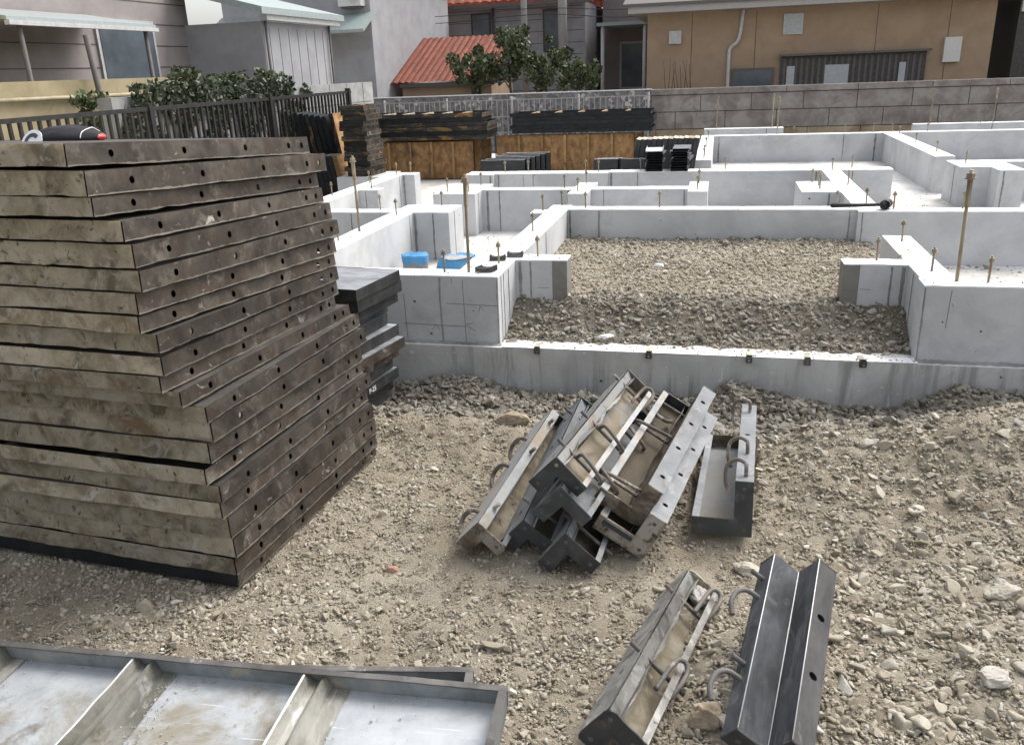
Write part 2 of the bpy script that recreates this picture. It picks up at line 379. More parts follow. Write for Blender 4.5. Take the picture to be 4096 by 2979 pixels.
M['tan_top'] = worn('tan_top', [(0.3, (0.34, 0.29, 0.24)), (0.6, (0.50, 0.42, 0.31))], [((0.30, 0.29, 0.29), 6, .52, .62, .5), ((0.6, 0.47, 0.22), 5, .58, .68, .5)], (.6, .9), vary=.35)
M['silver'] = simple('silver', (0.72, 0.73, 0.74), .35, .6, .08)
M['bamboo'] = simple('bamboo', (0.34, 0.30, 0.19), .6, 0, .3, 8)
M['bark'] = simple('bark', (0.10, 0.08, 0.06), .9, 0, .4, 30)
M['tile'] = simple('tile', (0.38, 0.13, 0.085), .7, 0, .3, 6)
M['gutter'] = simple('gutter', (0.48, 0.48, 0.48), .5)
M['dark_eave'] = simple('dark_eave', (0.11, 0.10, 0.095), .7)
M['soffit'] = simple('soffit', (0.36, 0.345, 0.33), .8, 0, .08)
M['glass'] = simple('glass', (0.10, 0.12, 0.14), .12, 0, .3, 2)
M['blind'] = simple('blind', (0.40, 0.42, 0.44), .4, 0, .1)
M['louvre'] = simple('louvre', (0.06, 0.055, 0.052), .5, .2, .4)
M['ac'] = simple('ac', (0.60, 0.60, 0.57), .5, 0, .06)
M['awning'] = simple('awning', (0.32, 0.36, 0.36), .5, 0, .15)
M['green_roof'] = simple('green_roof', (0.30, 0.35, 0.34), .5, 0, .15)
M['pole'] = simple('pole', (0.34, 0.33, 0.32), .8, 0, .1)

def leafmat(name, lo, hi):
    mt, t, b = new_mat(name)
    a = t.nodes.new('ShaderNodeAttribute'); a.attribute_name = 'tint'
    t.links.new(ramp(t, a.outputs['Fac'], [(0, lo), (1, hi)]), b.inputs['Base Color'])
    b.inputs['Roughness'].default_value = .6
    return mt
M['leaf'] = leafmat('leaf', (0.022, 0.036, 0.016), (0.17, 0.20, 0.085))
M['ivy'] = leafmat('ivy', (0.025, 0.036, 0.02), (0.11, 0.135, 0.075))

# ground and stones
def soil():
    mt, t, b = new_mat('soil')
    v = coords(t, False)
    c = ramp(t, nz(t, v, 1.7, 8, .62, .3), [(0.36, (0.243, 0.197, 0.136)), (0.5, (0.358, 0.307, 0.229)), (0.62, (0.424, 0.376, 0.295))])
    c = mix(t, step(t, nz(t, v, 2.3, 5, .6, .5), .60, .72), c, (0.20, 0.15, 0.09))
    c = mix(t, step(t, nz(t, v, 90, 4, .7), .45, .7), c, mix(t, .5, c, (0.37, 0.33, 0.265)))
    c = mix(t, step(t, nz(t, v, 150, 3, .7), .57, .66), c, mix(t, .5, c, (0.10, 0.085, 0.065)))
    sp = t.nodes.new('ShaderNodeSeparateXYZ'); t.links.new(v, sp.inputs[0])
    wy = t.nodes.new('ShaderNodeMath'); wy.operation = 'MULTIPLY_ADD'; wy.inputs[1].default_value = .5
    t.links.new(nz(t, v, 3, 5), wy.inputs[0]); t.links.new(sp.outputs['Y'], wy.inputs[2])
    trench = t.nodes.new('ShaderNodeMath'); trench.operation = 'MULTIPLY'
    t.links.new(step(t, wy.outputs[0], 3.62, 3.80), trench.inputs[0]); t.links.new(step(t, wy.outputs[0], 4.95, 4.75), trench.inputs[1])
    c = mix(t, trench.outputs[0], c, mix(t, .62, c, (0.11, 0.098, 0.08)))      # crushed-stone dust along the footing, darkened to paint shade between the stones
    t.links.new(c, b.inputs['Base Color']); b.inputs['Roughness'].default_value = .97
    n1 = nz(t, v, 70, 8, .75)
    bump(t, b, n1, .9, .02)
    return mt
M['soil'] = soil()
def stonemat(name, stops):
    mt, t, b = new_mat(name)
    a = t.nodes.new('ShaderNodeAttribute'); a.attribute_name = 'tint'
    v = coords(t, False)
    c = ramp(t, a.outputs['Fac'], stops)
    c = mix(t, step(t, nz(t, v, 60, 6, .7), .4, .7), mix(t, .3, c, (0.20, 0.165, 0.12)), c)
    t.links.new(c, b.inputs['Base Color']); b.inputs['Roughness'].default_value = .93
    bump(t, b, nz(t, v, 160, 6, .7), .55, .006)
    return mt
M['stone'] = stonemat('stone', [(0, (0.207, 0.17, 0.12)), (.3, (0.332, 0.29, 0.219)), (.55, (0.418, 0.378, 0.30)), (.82, (0.50, 0.465, 0.39)), (.96, (0.58, 0.56, 0.505)), (1, (0.64, 0.63, 0.59))])
M['dark_stone'] = stonemat('dark_stone', [(0, (0.125, 0.112, 0.092)), (.4, (0.205, 0.188, 0.158)), (.75, (0.29, 0.272, 0.235)), (1, (0.40, 0.385, 0.345))])
M['brick'] = simple('brick', (0.40, 0.235, 0.17), .9, 0, .2, 60)
M['ochre'] = simple('ochre', (0.31, 0.255, 0.18), .97, 0, .4, 30)

# ------------------------------------------------------------------ ground
def sst(a, b, x):
    t = min(1, max(0, (x - a) / (b - a))); return t * t * (3 - 2 * t)
def g2(x, y, cx, cy, sx, sy): return math.exp(-((x - cx) / sx) ** 2 - ((y - cy) / sy) ** 2)
def ground_h(x, y, fine=True):
    if y > 4.3 or abs(x) > 7: return -0.22
    k = 1.0
    h = 0.0
    h += .10 * math.exp(-((y - 3.27 - .05 * mnoise.noise((x * 2.2, 1, 5))) / .30) ** 2) * sst(.22, .5, x) + .11 * g2(x, y, 1.3, 3.3, .38, .42) + .05 * math.exp(-((y - 3.25) / .2) ** 2) * (1 - sst(-.75, -.55, x))
    h += .03 * g2(x, y, 1.2, 2.1, .6, .6) + .025 * g2(x, y, -.25, 2.05, .25, .18)
    h += .05 * g2(x, y, .22, 1.78, .3, .22) - .03 * g2(x, y, -.75, 1.75, .3, .3)
    h -= .095 * sst(3.36, 3.66, y + .08 * mnoise.noise((x * 1.3, 0, 3.1)))
    h += .11 * g2(x, y, .16, 3.98, .15, .16) + .05 * g2(x, y, .42, 3.95, .15, .12) + .15 * g2(x, y, 1.12, 3.98, .17, .18) + .12 * g2(x, y, 1.5, 3.9, .25, .3) + .085 * g2(x, y, -1.28, 3.98, .22, .14) + .05 * g2(x, y, -.35, 3.9, .35, .12) + .05 * g2(x, y, -1.0, 3.72, .2, .1)
    h += (.03 + .022 * sst(.2, .7, x)) * mnoise.noise((x * 2.6, y * 2.6, 0)) + .022 * mnoise.noise((x * 6.5, y * 6.5, 4)) + (.022 * (.35 - abs(mnoise.noise((x * 9, y * 9, 14)))) + .02 * (.3 - abs(mnoise.noise((x * 4.2, y * 4.2, 21))))) * (.4 + .6 * sst(-.3, .5, x))
    if fine:
        h += .012 * mnoise.noise((x * 17, y * 17, 7)) + .009 * mnoise.noise((x * 38, y * 38, 2)) + .005 * mnoise.noise((x * 80, y * 80, 5))
    # flat and firm under the panel stack and the pile
    f = max(g2(x, y, -1.9, 2.5, .75, .65), .85 * g2(x, y, -.35, 2.6, .42, .5), .9 * g2(x, y, .08, 2.95, .2, .5))
    if -.06 < x - .05 * (y - 2.53) < .18 and 2.5 < y < 3.4: h = min(h, -.055 * sst(2.6, 3.3, y) - .012)
    return h * (1 - min(1, f * 1.15)) - .012 - (.05 * sst(2.75, 3.35, y) if -.06 < x - .05 * (y - 2.53) < .18 and y < 3.4 else 0)
def axis(lo, hi, stepd, far):
    a = list(np.arange(lo, hi + 1e-6, stepd))
    e = [stepd * 2]
    while sum(e) < far: e.append(e[-1] * 1.6)
    left = [lo - s for s in np.cumsum(e)][::-1]; right = [hi + s for s in np.cumsum(e)]
    return np.array(left + a + right)
gx = axis(-3.0, 2.3, .013, 300); gy = axis(.6, 4.06, .013, 300)
GV = np.zeros((len(gy), len(gx), 3))
for j, yy in enumerate(gy):
    for i, xx in enumerate(gx):
        GV[j, i] = (xx, yy, ground_h(xx, yy))
nx, ny = len(gx), len(gy)
idx = np.arange(nx * ny).reshape(ny, nx)
GF = np.stack([idx[:-1, :-1], idx[:-1, 1:], idx[1:, 1:], idx[1:, :-1]], -1).reshape(-1, 4)
tag(npmesh('ground', GV.reshape(-1, 3), GF, M['soil'], smooth=True), kind='structure')

def bay_h(x, y):
    b = .150 + .135 * sst(4.20, 4.52, y + .04 * mnoise.noise((x * 3, 9, 1)))
    if x > 1.05: b = .10 + .02 * sst(4.3, 4.8, y)
    b += .012 * mnoise.noise((x * 4, y * 4, 1)) + .010 * mnoise.noise((x * 14, y * 14, 1)) + .006 * mnoise.noise((x * 36, y * 36, 8))
    return b - .03 * (1 - sst(4.12, 4.2, y))
bx = np.arange(-1.15, 3.2, .02); by = np.arange(4.115, 6.21, .02)
BV = np.array([[(a, b, bay_h(a, b)) for a in bx] for b in by])
nx, ny = len(bx), len(by)
idx = np.arange(nx * ny).reshape(ny, nx)
GF = np.stack([idx[:-1, :-1], idx[:-1, 1:], idx[1:, 1:], idx[1:, :-1]], -1).reshape(-1, 4)
tag(npmesh('gravel_bed', BV.reshape(-1, 3), GF, M['soil'], smooth=True), kind='structure')

# ------------------------------------------------------------------ stones
def stone_proto(sub, seed, n=10):
    out = []
    for k in range(n):
        bm = bmesh.new(); bmesh.ops.create_icosphere(bm, subdivisions=sub, radius=.5)
        sx, sy, sz = 1.05, random.uniform(.58, .95), random.uniform(.42, .8)
        cuts = [(Vector((random.gauss(0, 1), random.gauss(0, 1), random.gauss(0, 1))).normalized(), random.uniform(.14, .33)) for _ in range(9)]
        for v in bm.verts:
            p = v.co.copy()
            for nrm, d in cuts:                      # flat broken facets
                e = p.dot(nrm) - d
                if e > 0: p -= nrm * e * .92
            p *= 1 + .08 * mnoise.noise(p * 3.1 + Vector((seed + k * 3.3, k, 0))) + (.07 * mnoise.noise(p * 9 + Vector((k, 2, 1))) if sub > 2 else 0)
            v.co = Vector((p.x * sx, p.y * sy, p.z * sz)) * 1.4
        bm.verts.ensure_lookup_table()
        V = np.array([v.co[:] for v in bm.verts]); F = np.array([[v.index for v in f.verts] for f in bm.faces])
        bm.free(); out.append((V, F))
    return out
PROT = {1: stone_proto(1, 1), 2: stone_proto(2, 5), 3: stone_proto(3, 9, 8)}
# on newer numbering subdivisions=1 is the bare icosahedron

def rotm(n):
    q = RNG.normal(size=(n, 4)); q /= np.linalg.norm(q, axis=1)[:, None]
    w, x, y, z = q.T
    return np.stack([1 - 2 * (y * y + z * z), 2 * (x * y - z * w), 2 * (x * z + y * w), 2 * (x * y + z * w), 1 - 2 * (x * x + z * z), 2 * (y * z - x * w), 2 * (x * z - y * w), 2 * (y * z + x * w), 1 - 2 * (x * x + y * y)], -1).reshape(-1, 3, 3)
def scatter(specs):
    """specs: list of (level, P (n,3), size (n,), tint (n,))"""
    Vs, Fs, Ts, off = [], [], [], 0
    for lev, P, sz, tn in specs:
        n = len(P); pr = PROT[lev]
        which = RNG.integers(0, len(pr), n); RM = rotm(n)
        for k, (V, F) in enumerate(pr):
            I = np.where(which == k)[0]
            if not len(I): continue
            W = np.einsum('nij,vj->nvi', RM[I], V) * sz[I][:, None, None]
            W[:, :, 2] *= .8
            W += P[I][:, None, :]
            Vs.append(W.reshape(-1, 3))
            Fs.append((F[None] + (np.arange(len(I)) * len(V))[:, None, None] + off).reshape(-1, 3))
            Ts.append(np.repeat(tn[I], len(V))); off += len(I) * len(V)
    return np.concatenate(Vs), np.concatenate(Fs), np.concatenate(Ts)

LX, LY = -0.2352, 0.9099
def in_view(x, y, pad=.12):
    d = Vector((x, y, -1.45)); f = d.dot(FWD)
    if f < .3: return False
    u = d.dot(RIGHT) / f * 3350; v = d.dot(DOWN) / f * 3350
    return -2048 - pad * 1500 < u < 2160 + pad * 1500 and v < 1500 + pad * 1500
def sample(n, x0, x1, y0, y1, dens=None, near_bias=False):
    out = []
    while len(out) < n:
        x, y = random.uniform(x0, x1), random.uniform(y0, y1)
        if near_bias and random.random() > (1.5 / max(y, 1.5)) ** 1.1: continue
        if not in_view(x, y): continue
        if -2.95 < x < -1.5 and 2.05 < y < 2.85: continue
        if -.045 < x - .05 * (y - 2.53) < .17 and 2.53 < y < 3.36: continue
        if dens and random.random() > dens(x, y): continue
        out.append((x, y))
    return out
def clump(x, y):                      # patches of bare fine soil between stony ones; stony on the right
    c = .5 + .75 * mnoise.noise((x * 1.5, y * 1.5, 6)) + .35 * mnoise.noise((x * 4, y * 4, 3))
    c += .45 * sst(.0, .6, x) + .15 * g2(x, y, -1.1, 1.95, .6, .12) - .25 * g2(x, y, -.75, 2.0, .3, .4)
    return max(.05, min(1, c))
def tints(n, a=.46, s=.23): return np.clip(RNG.normal(a, s, n), 0, .97)
def lay(xy, sz, hf, sink=(.05, .35)):
    return np.array([(x, y, hf(x, y) + s * random.uniform(.30 - sink[1], .30 - sink[0])) for (x, y), s in zip(xy, sz)])
def GH(x, y): return ground_h(x, y, False)
specs = []
def add(level, n, lo, hi, power, dens=None, bias=True, tn=(.46, .23), reg=(-3.0, 2.3, .8, 3.6)):
    xy = sample(n, *reg, dens, bias)
    sz = lo * (hi / lo) ** (RNG.random(n) ** power)
    specs.append((level, lay(xy, sz, GH), sz, tints(n, *tn)))
add(1, 100000, .004, .0105, 1.0)
add(2, 27000, .0095, .022, 1.6, clump)
add(3, 2300, .019, .042, 1.8, lambda x, y: clump(x, y) * (.45 + .55 * sst(-.1, .5, x)), tn=(.5, .24))
add(3, 170, .038, .07, 1.8, lambda x, y: clump(x, y) ** 2 * (.12 + .88 * sst(-.1, .6, x)), tn=(.55, .25))
tag(npmesh('gravel', *scatter(specs)[:2], M['stone'], tint=scatter.__defaults__) if False else (lambda r: npmesh('gravel', r[0], r[1], M['stone'], tint=r[2]))(scatter(specs)),
    'loose pale tan gravel and clods scattered over the bare soil', 'gravel', kind='stuff')
# crushed stone in the trench along the footing
specs = []
def tr(x, y): return sst(3.25, 3.5, y + .12 * mnoise.noise((x * 2, 4, 1)))
for lev, n, lo, hi in ((1, 6500, .008, .018), (2, 4200, .02, .042), (3, 700, .036, .062)):
    xy = sample(n, -2.0, 2.2, 3.2, 4.0, tr); sz = lo * (hi / lo) ** RNG.random(n)
    specs.append((lev, lay(xy, sz, GH), sz, tints(n, .5, .22)))
r = scatter(specs)
tag(npmesh('crushed_stone', r[0], r[1], M['dark_stone'], tint=r[2]), 'dark grey crushed stone lying in the trench against the concrete footing', 'crushed stone', kind='stuff')
specs = []
def bays(n, dens, lev, lo, hi, tn):
    out = []
    while len(out) < n:
        x, y = random.uniform(-1.08, 2.6), random.uniform(4.1, 6.2)
        if dens and random.random() > dens(x, y): continue
        out.append((x, y))
    sz = lo * (hi / lo) ** RNG.random(n)
    return (lev, lay(out, sz, bay_h), sz, tints(n, *tn))
near = lambda x, y: max(1 - sst(4.45, 4.75, y), .9 * sst(5.85, 6.1, y))
r = scatter([bays(17000, None, 1, .009, .019, (.48, .2)), bays(6500, None, 2, .017, .032, (.48, .2)), bays(260, None, 3, .034, .052, (.55, .22))])
tag(npmesh('gravel_fill', r[0], r[1], M['stone'], tint=r[2]), 'grey brown gravel filling the open bay between the concrete stem walls', 'gravel', kind='stuff')
r = scatter([bays(3600, near, 1, .010, .02, (.45, .2)), bays(1900, near, 2, .02, .042, (.5, .2)), bays(120, near, 3, .04, .065, (.6, .2))])
tag(npmesh('crushed_stone', r[0], r[1], M['dark_stone'], tint=r[2]), 'darker coarse stones heaped along the front and back edges of the gravel bay', 'crushed stone', kind='stuff')

def rock(name, x, y, size, label, mat, sq=(1, .75, .6), rz=0, hf=None, seed=0, z=None):
    bm = bmesh.new(); bmesh.ops.create_icosphere(bm, subdivisions=5, radius=.5)
    rr = random.Random(seed)
    cuts = [(Vector((rr.gauss(0, 1), rr.gauss(0, 1), rr.gauss(0, .8))).normalized(), rr.uniform(.3, .43)) for _ in range(9)]
    for v in bm.verts:
        p = v.co.copy()
        for nrm, d in cuts:
            e = p.dot(nrm) - d
            if e > 0: p -= nrm * e * .9
        p *= 1 + .18 * mnoise.noise(p * 3 + Vector((seed, 0, 0))) + .10 * mnoise.noise(p * 8 + Vector((0, seed, 0))) + .055 * mnoise.noise(p * 20)
        v.co = Vector((p.x * sq[0], p.y * sq[1], p.z * sq[2])) * size * 1.2
    o = mobj(name, bm, mat, smooth=True)
    o.location = (x, y, (hf or GH)(x, y) + size * sq[2] * .3 if z is None else z); o.rotation_euler = (0, 0, rz)
    tag(o, label, 'rock')
    a = o.data.attributes.new('tint', 'FLOAT', 'POINT')
    a.data.foreach_set('value', np.full(len(o.data.vertices), .55 + .4 * rr.random(), dtype=np.float32))
    return o
rock('brick_fragment', -.975, 2.20, .036, 'small reddish brick fragment on the soil beside the panel stack', M['brick'], seed=3)
rock('rock', .86, 2.33, .08, 'large pale oblong rock on the slope right of the black-ended corner form', M['stone'], (1.1, .7, .5), .3, seed=4)
rock('rock', .73, 1.93, .075, 'flat pale grey rock just right of the smooth steel corner form', M['stone'], (1, .7, .5), .5, seed=5)
rock('rock', 1.02, 1.86, .095, 'whitish lumpy rock among the stones near the right edge of the picture', M['stone'], (1, .8, .6), 1, seed=6)
rock('rock', .93, 1.73, .12, 'dark ochre clod of earth near the right edge of the picture', M['ochre'], (1, .9, .7), 0, seed=7)
rock('rock', .58, 3.55, .10, 'large dark brown boulder half buried in the trench by the footing', M['ochre'], (1.1, .8, .6), .4, seed=8)
rock('rock', -.83, 3.30, .10, 'crumbly tan clod at the edge of the trench behind the pile', M['ochre'], (1.5, .8, .6), -.2, seed=9)
rock('rock', 1.42, 3.18, .13, 'orange-tinted lump of earth on top of the mound at right', M['ochre'], (1.1, .8, .7), .7, seed=10)
rock('rock', 1.38, 2.95, .10, 'pale flat rock on the mound at right below the orange lump', M['stone'], (1.3, .7, .45), .1, seed=12)
rock('rock', .03, 1.66, .085, 'ochre broken stone lying between the two foreground corner forms', M['ochre'], (1, .8, .7), .7, seed=11)
rock('rock', .155, 2.37, .075, 'smooth pale oblong stone below the rusty end of the pile', M['stone'], (1.2, .7, .5), -.3, seed=14)
rock('rock', -.52, 4.17, .055, 'flat white stone chip at the front lip of the gravel bay', M['white_top'], (1.3, .7, .3), .3, bay_h, 15, z=.17)
rock('rock', -.33, 5.28, .055, 'small white chip lying out in the middle of the gravel bay', M['white_top'], (1, .8, .5), .3, bay_h, 16)

# ------------------------------------------------------------------ the foundation
fd = empty('house_foundation', Matrix.Translation((0, 4.02, 0)), 'pale grey concrete house foundation of crossing low stem walls on a slab', 'foundation')
FI = fd.matrix_world.inverted()
def fpart(name, bm, mats, label=None):
    for v in bm.verts: v.co = FI @ v.co
    o = mobj(name, bm, mats, fd)
    if label: o['label'] = label
    return o
bm = bmesh.new()
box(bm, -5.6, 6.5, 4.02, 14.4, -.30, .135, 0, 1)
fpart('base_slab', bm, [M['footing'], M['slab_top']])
TOP, BOT = .5, .135
def rects(name, rl, mats=None, label=None, seams=(), marks=()):
    """a stem wall: butted rectangular blocks with a white levelling skin on top, a thin ragged lip and form seams"""
    bm = bmesh.new()
    for (x0, x1, y0, y1) in rl:
        # body
        body = [bm.verts.new(p) for p in ((x0, y0, BOT), (x1, y0, BOT), (x1, y1, BOT), (x0, y1, BOT))]
        up = [bm.verts.new(p) for p in ((x0, y0, TOP - .006), (x1, y0, TOP - .006), (x1, y1, TOP - .006), (x0, y1, TOP - .006))]
        for k in range(4):
            bm.faces.new((body[k], body[(k + 1) % 4], up[(k + 1) % 4], up[k]))
        # white skin: ragged outline, 6 mm thick
        ring = []
        cs = [(x0, y0), (x1, y0), (x1, y1), (x0, y1)]
        for k in range(4):
            a, b = cs[k], cs[(k + 1) % 4]
            L = math.hypot(b[0] - a[0], b[1] - a[1]); n = max(2, int(L / .04))
            nxn, nyn = (b[1] - a[1]) / L, -(b[0] - a[0]) / L
            for q in range(n):
                t = q / n; px, py = a[0] + (b[0] - a[0]) * t, a[1] + (b[1] - a[1]) * t
                d = .0015 * mnoise.noise((px * 23, py * 23, 1)) if 0 < q else 0
                dz = .003 * mnoise.noise((px * 31, py * 31, 5))
                ring.append((px + nxn * d, py + nyn * d, TOP + dz))
        vt = [bm.verts.new(p) for p in ring]
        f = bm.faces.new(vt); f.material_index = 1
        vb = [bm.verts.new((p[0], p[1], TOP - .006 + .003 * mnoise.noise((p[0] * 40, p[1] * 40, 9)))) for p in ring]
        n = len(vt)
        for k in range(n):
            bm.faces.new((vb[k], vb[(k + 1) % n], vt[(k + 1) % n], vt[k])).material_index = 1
    for (x, y, ax, w) in seams:           # vertical form joints: rough strips standing 2.5 mm proud of the face
        N = 26
        prev = None
        for k in range(N + 1):
            z = BOT + (TOP - .012 - BOT) * k / N
            wl = w * (.55 + .7 * abs(mnoise.noise((x * 9, y * 9, z * 22)))); sh = .004 * mnoise.noise((x * 5, y * 5 + 3, z * 9))
            if ax == 'y':   # face looks to -y
                row = [bm.verts.new((x - wl + sh, y - .0012, z)), bm.verts.new((x + sh, y - .0035, z)), bm.verts.new((x + wl + sh, y - .0012, z))]
            elif ax == 'x': # face looks to +x
                row = [bm.verts.new((x + .0012, y - wl + sh, z)), bm.verts.new((x + .0035, y + sh, z)), bm.verts.new((x + .0012, y + wl + sh, z))]
            else:           # face looks to -x
                row = [bm.verts.new((x - .0012, y + wl + sh, z)), bm.verts.new((x - .0035, y + sh, z)), bm.verts.new((x - .0012, y - wl + sh, z))]
            if prev:
                for q in range(2):
                    bm.faces.new((prev[q], prev[q + 1], row[q + 1], row[q])).material_index = 2
            prev = row
    for (xa, za, xb, zb, y) in marks:     # carpenter's marking lines on a front face
        d = Vector((xb - xa, 0, zb - za)); nrm = Vector((-d.z, 0, d.x)).normalized() * .0011
        q = [Vector((xa, y - .0015, za)) - nrm, Vector((xb, y - .0015, zb)) - nrm, Vector((xb, y - .0015, zb)) + nrm, Vector((xa, y - .0015, za)) + nrm]
        bm.faces.new([bm.verts.new(p) for p in q]).material_index = 3
    return fpart(name, bm, mats or [M['concrete'], M['white_top'], M['seam'], M['mark']], label)
SW = 'stem_wall'
F0 = 4.07
rects(SW, [(-5.6, -1.07, F0, 4.22)], seams=[(-1.385, F0, 'y', .007), (-1.075, F0, 'y', .004), (-1.07, 4.13, 'x', .006), (-1.07, 4.19, 'x', .007), (-1.93, F0, 'y', .006)],
      marks=[(-1.60, .236, -1.25, .228, F0), (-1.26, .48, -1.255, .14, F0), (-1.355, .352, -1.075, .345, F0), (-1.59, .40, -1.585, .15, F0), (-1.44, .205, -1.42, .235, F0), (-1.42, .235, -1.40, .205, F0), (-1.18, .305, -1.17, .34, F0), (-1.17, .34, -1.15, .315, F0), (-1.25, .24, -1.21, .25, F0), (-1.25, .235, -1.20, .205, F0), (-1.32, .49, -1.318, .46, F0)])
rects(SW, [(-1.22, -1.07, 4.22, 6.20)], seams=[(-1.07, 4.30, 'x', .006), (-1.07, 5.35, 'x', .005), (-1.07, 6.17, 'x', .006)])
rects(SW, [(-1.07, -.863, 4.475, 4.625)], seams=[(-1.045, 4.475, 'y', .012), (-.985, 4.475, 'y', .007)], marks=[(-.95, .345, -.88, .343, 4.475)])
rects(SW, [(-.863, -.78, 4.478, 4.622)], [M['fresh'], M['white_top'], M['seam'], M['mark']], 'stub end patched with dark fresh mortar', marks=[(-.835, .34, -.785, .339, 4.478)])
rects(SW, [(-2.41, -2.24, 4.22, 6.06)], seams=[(-2.24, 5.98, 'x', .008)])
rects(SW, [(-2.41, -1.955, 6.06, 6.42)], seams=[(-2.08, 6.06, 'y', .008), (-1.955, 6.2, 'x', .008), (-2.225, 6.06, 'y', .012)])
rects(SW, [(-5.6, -2.41, 6.06, 6.22)], seams=[(-2.75, 6.06, 'y', .006)])
rects(SW, [(-3.37, -3.21, 6.22, 8.63)], seams=[(-3.21, 7.25, 'x', .007), (-3.21, 8.36, 'x', .01)])
rects(SW, [(-3.21, -3.02, 7.29, 7.45)], seams=[(-3.14, 7.29, 'y', .005)])
rects(SW, [(-3.21, -3.075, 8.45, 8.63)], seams=[(-3.19, 8.45, 'y', .012)])
rects(SW, [(-2.40, -2.02, 7.03, 7.66)], seams=[(-2.02, 7.13, 'x', .01)])
rects(SW, [(-2.02, -1.21, 7.26, 7.42)], seams=[(-1.97, 7.26, 'y', .014), (-1.86, 7.26, 'y', .007), (-1.245, 7.26, 'y', .012)])
rects(SW, [(-1.21, -1.05, 7.02, 7.72)], seams=[(-1.05, 7.1, 'x', .006)])
rects(SW, [(-1.05, -.23, 7.28, 7.44)], seams=[(-.94, 7.28, 'y', .006), (-.26, 7.28, 'y', .008)])
rects(SW, [(-.23, -.07, 7.12, 7.73)])
rects(SW, [(-1.07, .945, 6.20, 6.35)], seams=[(-.835, 6.2, 'y', .011), (.90, 6.2, 'y', .007), (-1.05, 6.2, 'y', .008)])
rects(SW, [(-1.22, -1.07, 6.20, 6.41)])
rects(SW, [(-1.32, -1.22, 6.03, 6.20)])
rects(SW, [(.945, 4.2, 6.13, 6.29)], seams=[(.975, 6.13, 'y', .006)])
rects(SW, [(-2.5, -2.2, 8.36, 8.64)], seams=[(-2.23, 8.36, 'y', .01)])
rects(SW, [(-2.2, -1.05, 8.42, 8.64)], seams=[(-1.90, 8.42, 'y', .006), (-1.80, 8.42, 'y', .007), (-2.16, 8.42, 'y', .012)])
rects(SW, [(-1.05, 1.57, 8.48, 8.68)], seams=[(-.76, 8.48, 'y', .007), (-1.02, 8.48, 'y', .012), (.90, 8.48, 'y', .006), (1.22, 8.48, 'y', .006)])
rects(SW, [(.945, 1.11, 6.29, 8.48)], seams=[(.945, 6.9, '-', .006)])
rects(SW, [(.655, .945, 7.06, 7.69)], seams=[(.86, 7.06, 'y', .008)])
rects(SW, [(-.24, -.07, 9.47, 12.56)])
rects(SW, [(-.24, 2.14, 12.56, 12.74)], seams=[(.0, 12.56, 'y', .012), (1.65, 12.56, 'y', .007), (2.05, 12.56, 'y', .014)])
rects(SW, [(2.14, 2.33, 9.53, 12.78)], seams=[(2.14, 12.45, '-', .014)])
rects(SW, [(2.33, 6.3, 12.60, 12.78)])
rects(SW, [(2.16, 2.41, 8.61, 9.16)], seams=[(2.16, 8.8, '-', .01)])
rects(SW, [(2.41, 2.62, 8.34, 9.16)], seams=[(2.45, 8.34, 'y', .01)])
rects(SW, [(2.62, 6.3, 9.0, 9.16)])
rects(SW, [(-.23, .95, 13.9, 14.06)], seams=[(.7, 13.9, 'y', .008)])
rects(SW, [(2.80, 6.3, 14.0, 14.16)], seams=[(3.85, 14.0, 'y', .008)])
rects(SW, [(.955, 1.105, 4.22, 5.27)], seams=[(.955, 4.36, '-', .008), (.955, 4.75, '-', .008)])
rects(SW, [(.945, 5.5, F0, 4.22)], seams=[(.95, F0, 'y', .005)], marks=[(1.06, .48, 1.055, .3, F0), (1.07, .42, 1.075, .40, F0)])
rects(SW, [(.73, .955, 4.493, 4.627)], seams=[(.88, 4.493, 'y', .007), (.935, 4.493, 'y', .011)], marks=[(.735, .37, .79, .368, 4.493)])
rects(SW, [(.65, .73, 4.495, 4.625)], [M['fresh'], M['white_top'], M['seam'], M['mark']], 'stub end patched with dark fresh mortar', marks=[(.66, .36, .72, .358, 4.495)])
bm = bmesh.new(); box(bm, -4.22, -3.66, 9.02, 9.6, .1355, .405, 0, 0); fpart('pier', bm, [M['concrete']])
# rough cold joint between stem wall and footing at the front face
for (xa, xb) in ((-2.2, -1.06), (.94, 1.6)):
    bm = bmesh.new(); n = int((xb - xa) / .012); prev = None
    for k in range(n + 1):
        x = xa + (xb - xa) * k / n
        d = .003 + .012 * abs(mnoise.noise((x * 34, 1, 1))) + .005 * abs(mnoise.noise((x * 110, 1, 1))); e = .03 + .02 * mnoise.noise((x * 18, 2, 0))
        row = [bm.verts.new((x, 4.0665, .137 + d)), bm.verts.new((x, 4.07 - e * .35, .1365 + d * .8)), bm.verts.new((x, 4.04 + .012 * mnoise.noise((x * 40, 0, 0)), .1362))]
        if prev:
            for q in range(2): bm.faces.new((prev[q + 1], prev[q], row[q], row[q + 1])).smooth = True
        prev = row
    fpart('mortar_joint', bm, [M['seam']])
# white grout skin along the open footing ledge
bm = bmesh.new()
N = 150; prev = None
for k in range(N + 1):
    x = -1.05 + 2.0 * k / N
    row = [bm.verts.new((x, 4.0215, .1395)), bm.verts.new((x, 4.10 + .03 * mnoise.noise((x * 9, 1, 2)) + .015 * mnoise.noise((x * 33, 1, 2)), .140))]
    if prev: bm.faces.new((prev[0], row[0], row[1], prev[1]))
    prev = row
fpart('grout_skin', bm, [M['white_top']])

